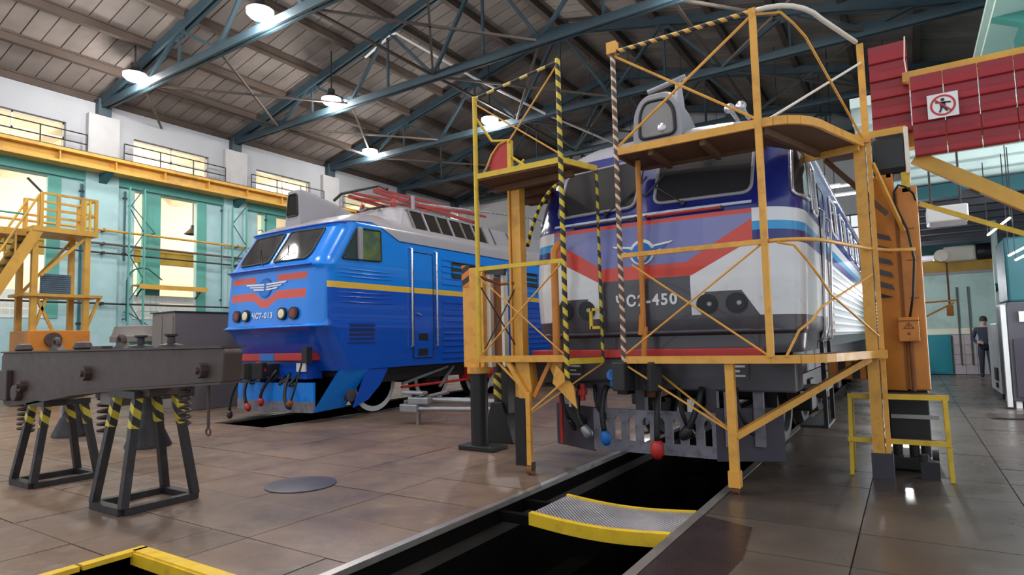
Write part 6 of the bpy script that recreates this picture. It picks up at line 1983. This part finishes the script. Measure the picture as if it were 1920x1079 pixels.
for k, y in enumerate((8.02, 8.14)):
    P('gate_slat', MB().bar((X_ + .1, y, 4.86), (X_ + .1, y, 5.8), 0.05), 'yellow', at_)
P('mid_platform', MB().box((X_ - 1.0, 6.6, 2.92), (X_ + 0.15, 8.5, 3.0)), 'crane', at_)
for (p, q) in (((X_, 6.9, 2.95), (X_, 7.35, 1.9)), ((X_, 8.48, 2.95), (X_, 8.1, 1.9)), ((X_, 7.0, 3.5), (X_, 8.1, 4.7)), ((X_, 6.85, 1.9), (X_, 7.15, 2.9)), ((X_ - 1, 6.85, 3.0), (X_ - 1, 8.12, 4.7))):
    P('brace', MB().bar(p, q, 0.07), 'crane', at_)
bx_ = P('base_cabinet', MB().box((X_ - 1.1, 6.70, 0.0), (X_ + 0.2, 8.18, 1.98)), 'orange', at_, bevel=0.02)
P('round_cover', MB().cyl((X_ + 0.2, 7.25, 1.72), (X_ + 0.32, 7.25, 1.72), 0.2, n=20), 'frame', bx_, smooth=40)
P('louver_panel', MB().box((X_ - 0.6, 7.2, 3.05), (X_ - 0.55, 7.95, 3.62)), 'louver', at_)
for k in range(9):
    P('slat', MB().bar((X_ - 0.54, 7.22, 3.09 + 0.06 * k), (X_ - 0.54, 7.93, 3.09 + 0.06 * k), 0.03, 0.035), 'louver', at_)
# ladder down to the left
la, lb = Vector((X_ + 0.1, 6.9, 4.8)), Vector((X_ + 0.1, 5.3, 1.6))
for s in (0, -0.75):
    P('stringer', MB().bar(la + Vector((s, 0, 0)), lb + Vector((s, 0, 0)), 0.06, 0.26), 'crane', at_)
    P('hand_rail', MB().tube([la + Vector((s, 0, 0.95)), lb + Vector((s, 0, 0.95))], 0.03, 8), 'crane', at_)
    for k in range(4):
        p = la.lerp(lb, 0.02 + k * 0.3) + Vector((s, 0, 0))
        P('rail_post', MB().tube([p, p + Vector((0, 0, 0.95))], 0.025, 6), 'crane', at_)
for k in range(14):
    p = la.lerp(lb, (k + 0.5) / 14)
    P('tread', MB().box((p.x - 0.75, p.y - 0.12, p.z - 0.02), (p.x, p.y + 0.12, p.z + 0.02)), 'stand', at_)
P('landing', MB().box((X_ - 0.8, 3.9, 1.5), (X_ + 0.15, 5.35, 1.62)), 'crane', at_)
P('post', MB().bar((X_ + 0.05, 4.1, 0), (X_ + 0.05, 4.1, 1.5), 0.12).bar((X_ + 0.05, 5.2, 0), (X_ + 0.05, 5.2, 1.5), 0.12), 'crane', at_)
P('walkway', MB().box((X_ - 1.1, 2.5, 4.60), (X_ - 0.2, 6.75, 4.78)), 'crane', at_)
P('walkway_rail', MB().tube([(X_ - 0.25, 2.5, 5.2), (X_ - 0.25, 6.75, 5.2)], 0.03, 6), 'teal', at_)
P('boom', MB().bar((X_ + 0.1, 6.95, 5.8), (X_ + 0.1, 6.6, 6.15), 0.05), 'stand', at_)

# far fluorescent battens over the end of the hall
for k, (x, y, z) in enumerate(((-3.2, 28, 7.4), (-1.2, 28, 7.0), (-9.0, 27, 5.9), (-11.5, 27, 5.5), (-1.8, 31, 8.0), (-8.5, 31, 6.2))):
    r_ = root('batten_lamp', (x, y, z), 'white fluorescent batten at the far end of the hall, %s' % ['right track, nearer row, left', 'right track, nearer row, right', 'middle, nearer row, right', 'middle, nearer row, left', 'right track, farther row', 'middle, farther row'][k], 'lamp', 'fluorescent battens at the far end')
    P('tube', MB().box((x - 1.2, y - 0.06, z - 0.05), (x + 1.2, y + 0.06, z)), 'tube_on', r_)
    P('tray', MB().box((x - 1.22, y - 0.1, z), (x + 1.22, y + 0.1, z + 0.06)), 'white', r_)
    for s in (-1, 1):
        P('hanger', MB().tube([(x + s, y, z + 0.06), (x + s, y, ztop(x + s) + 0.46)], 0.015, 5), 'stand', r_)
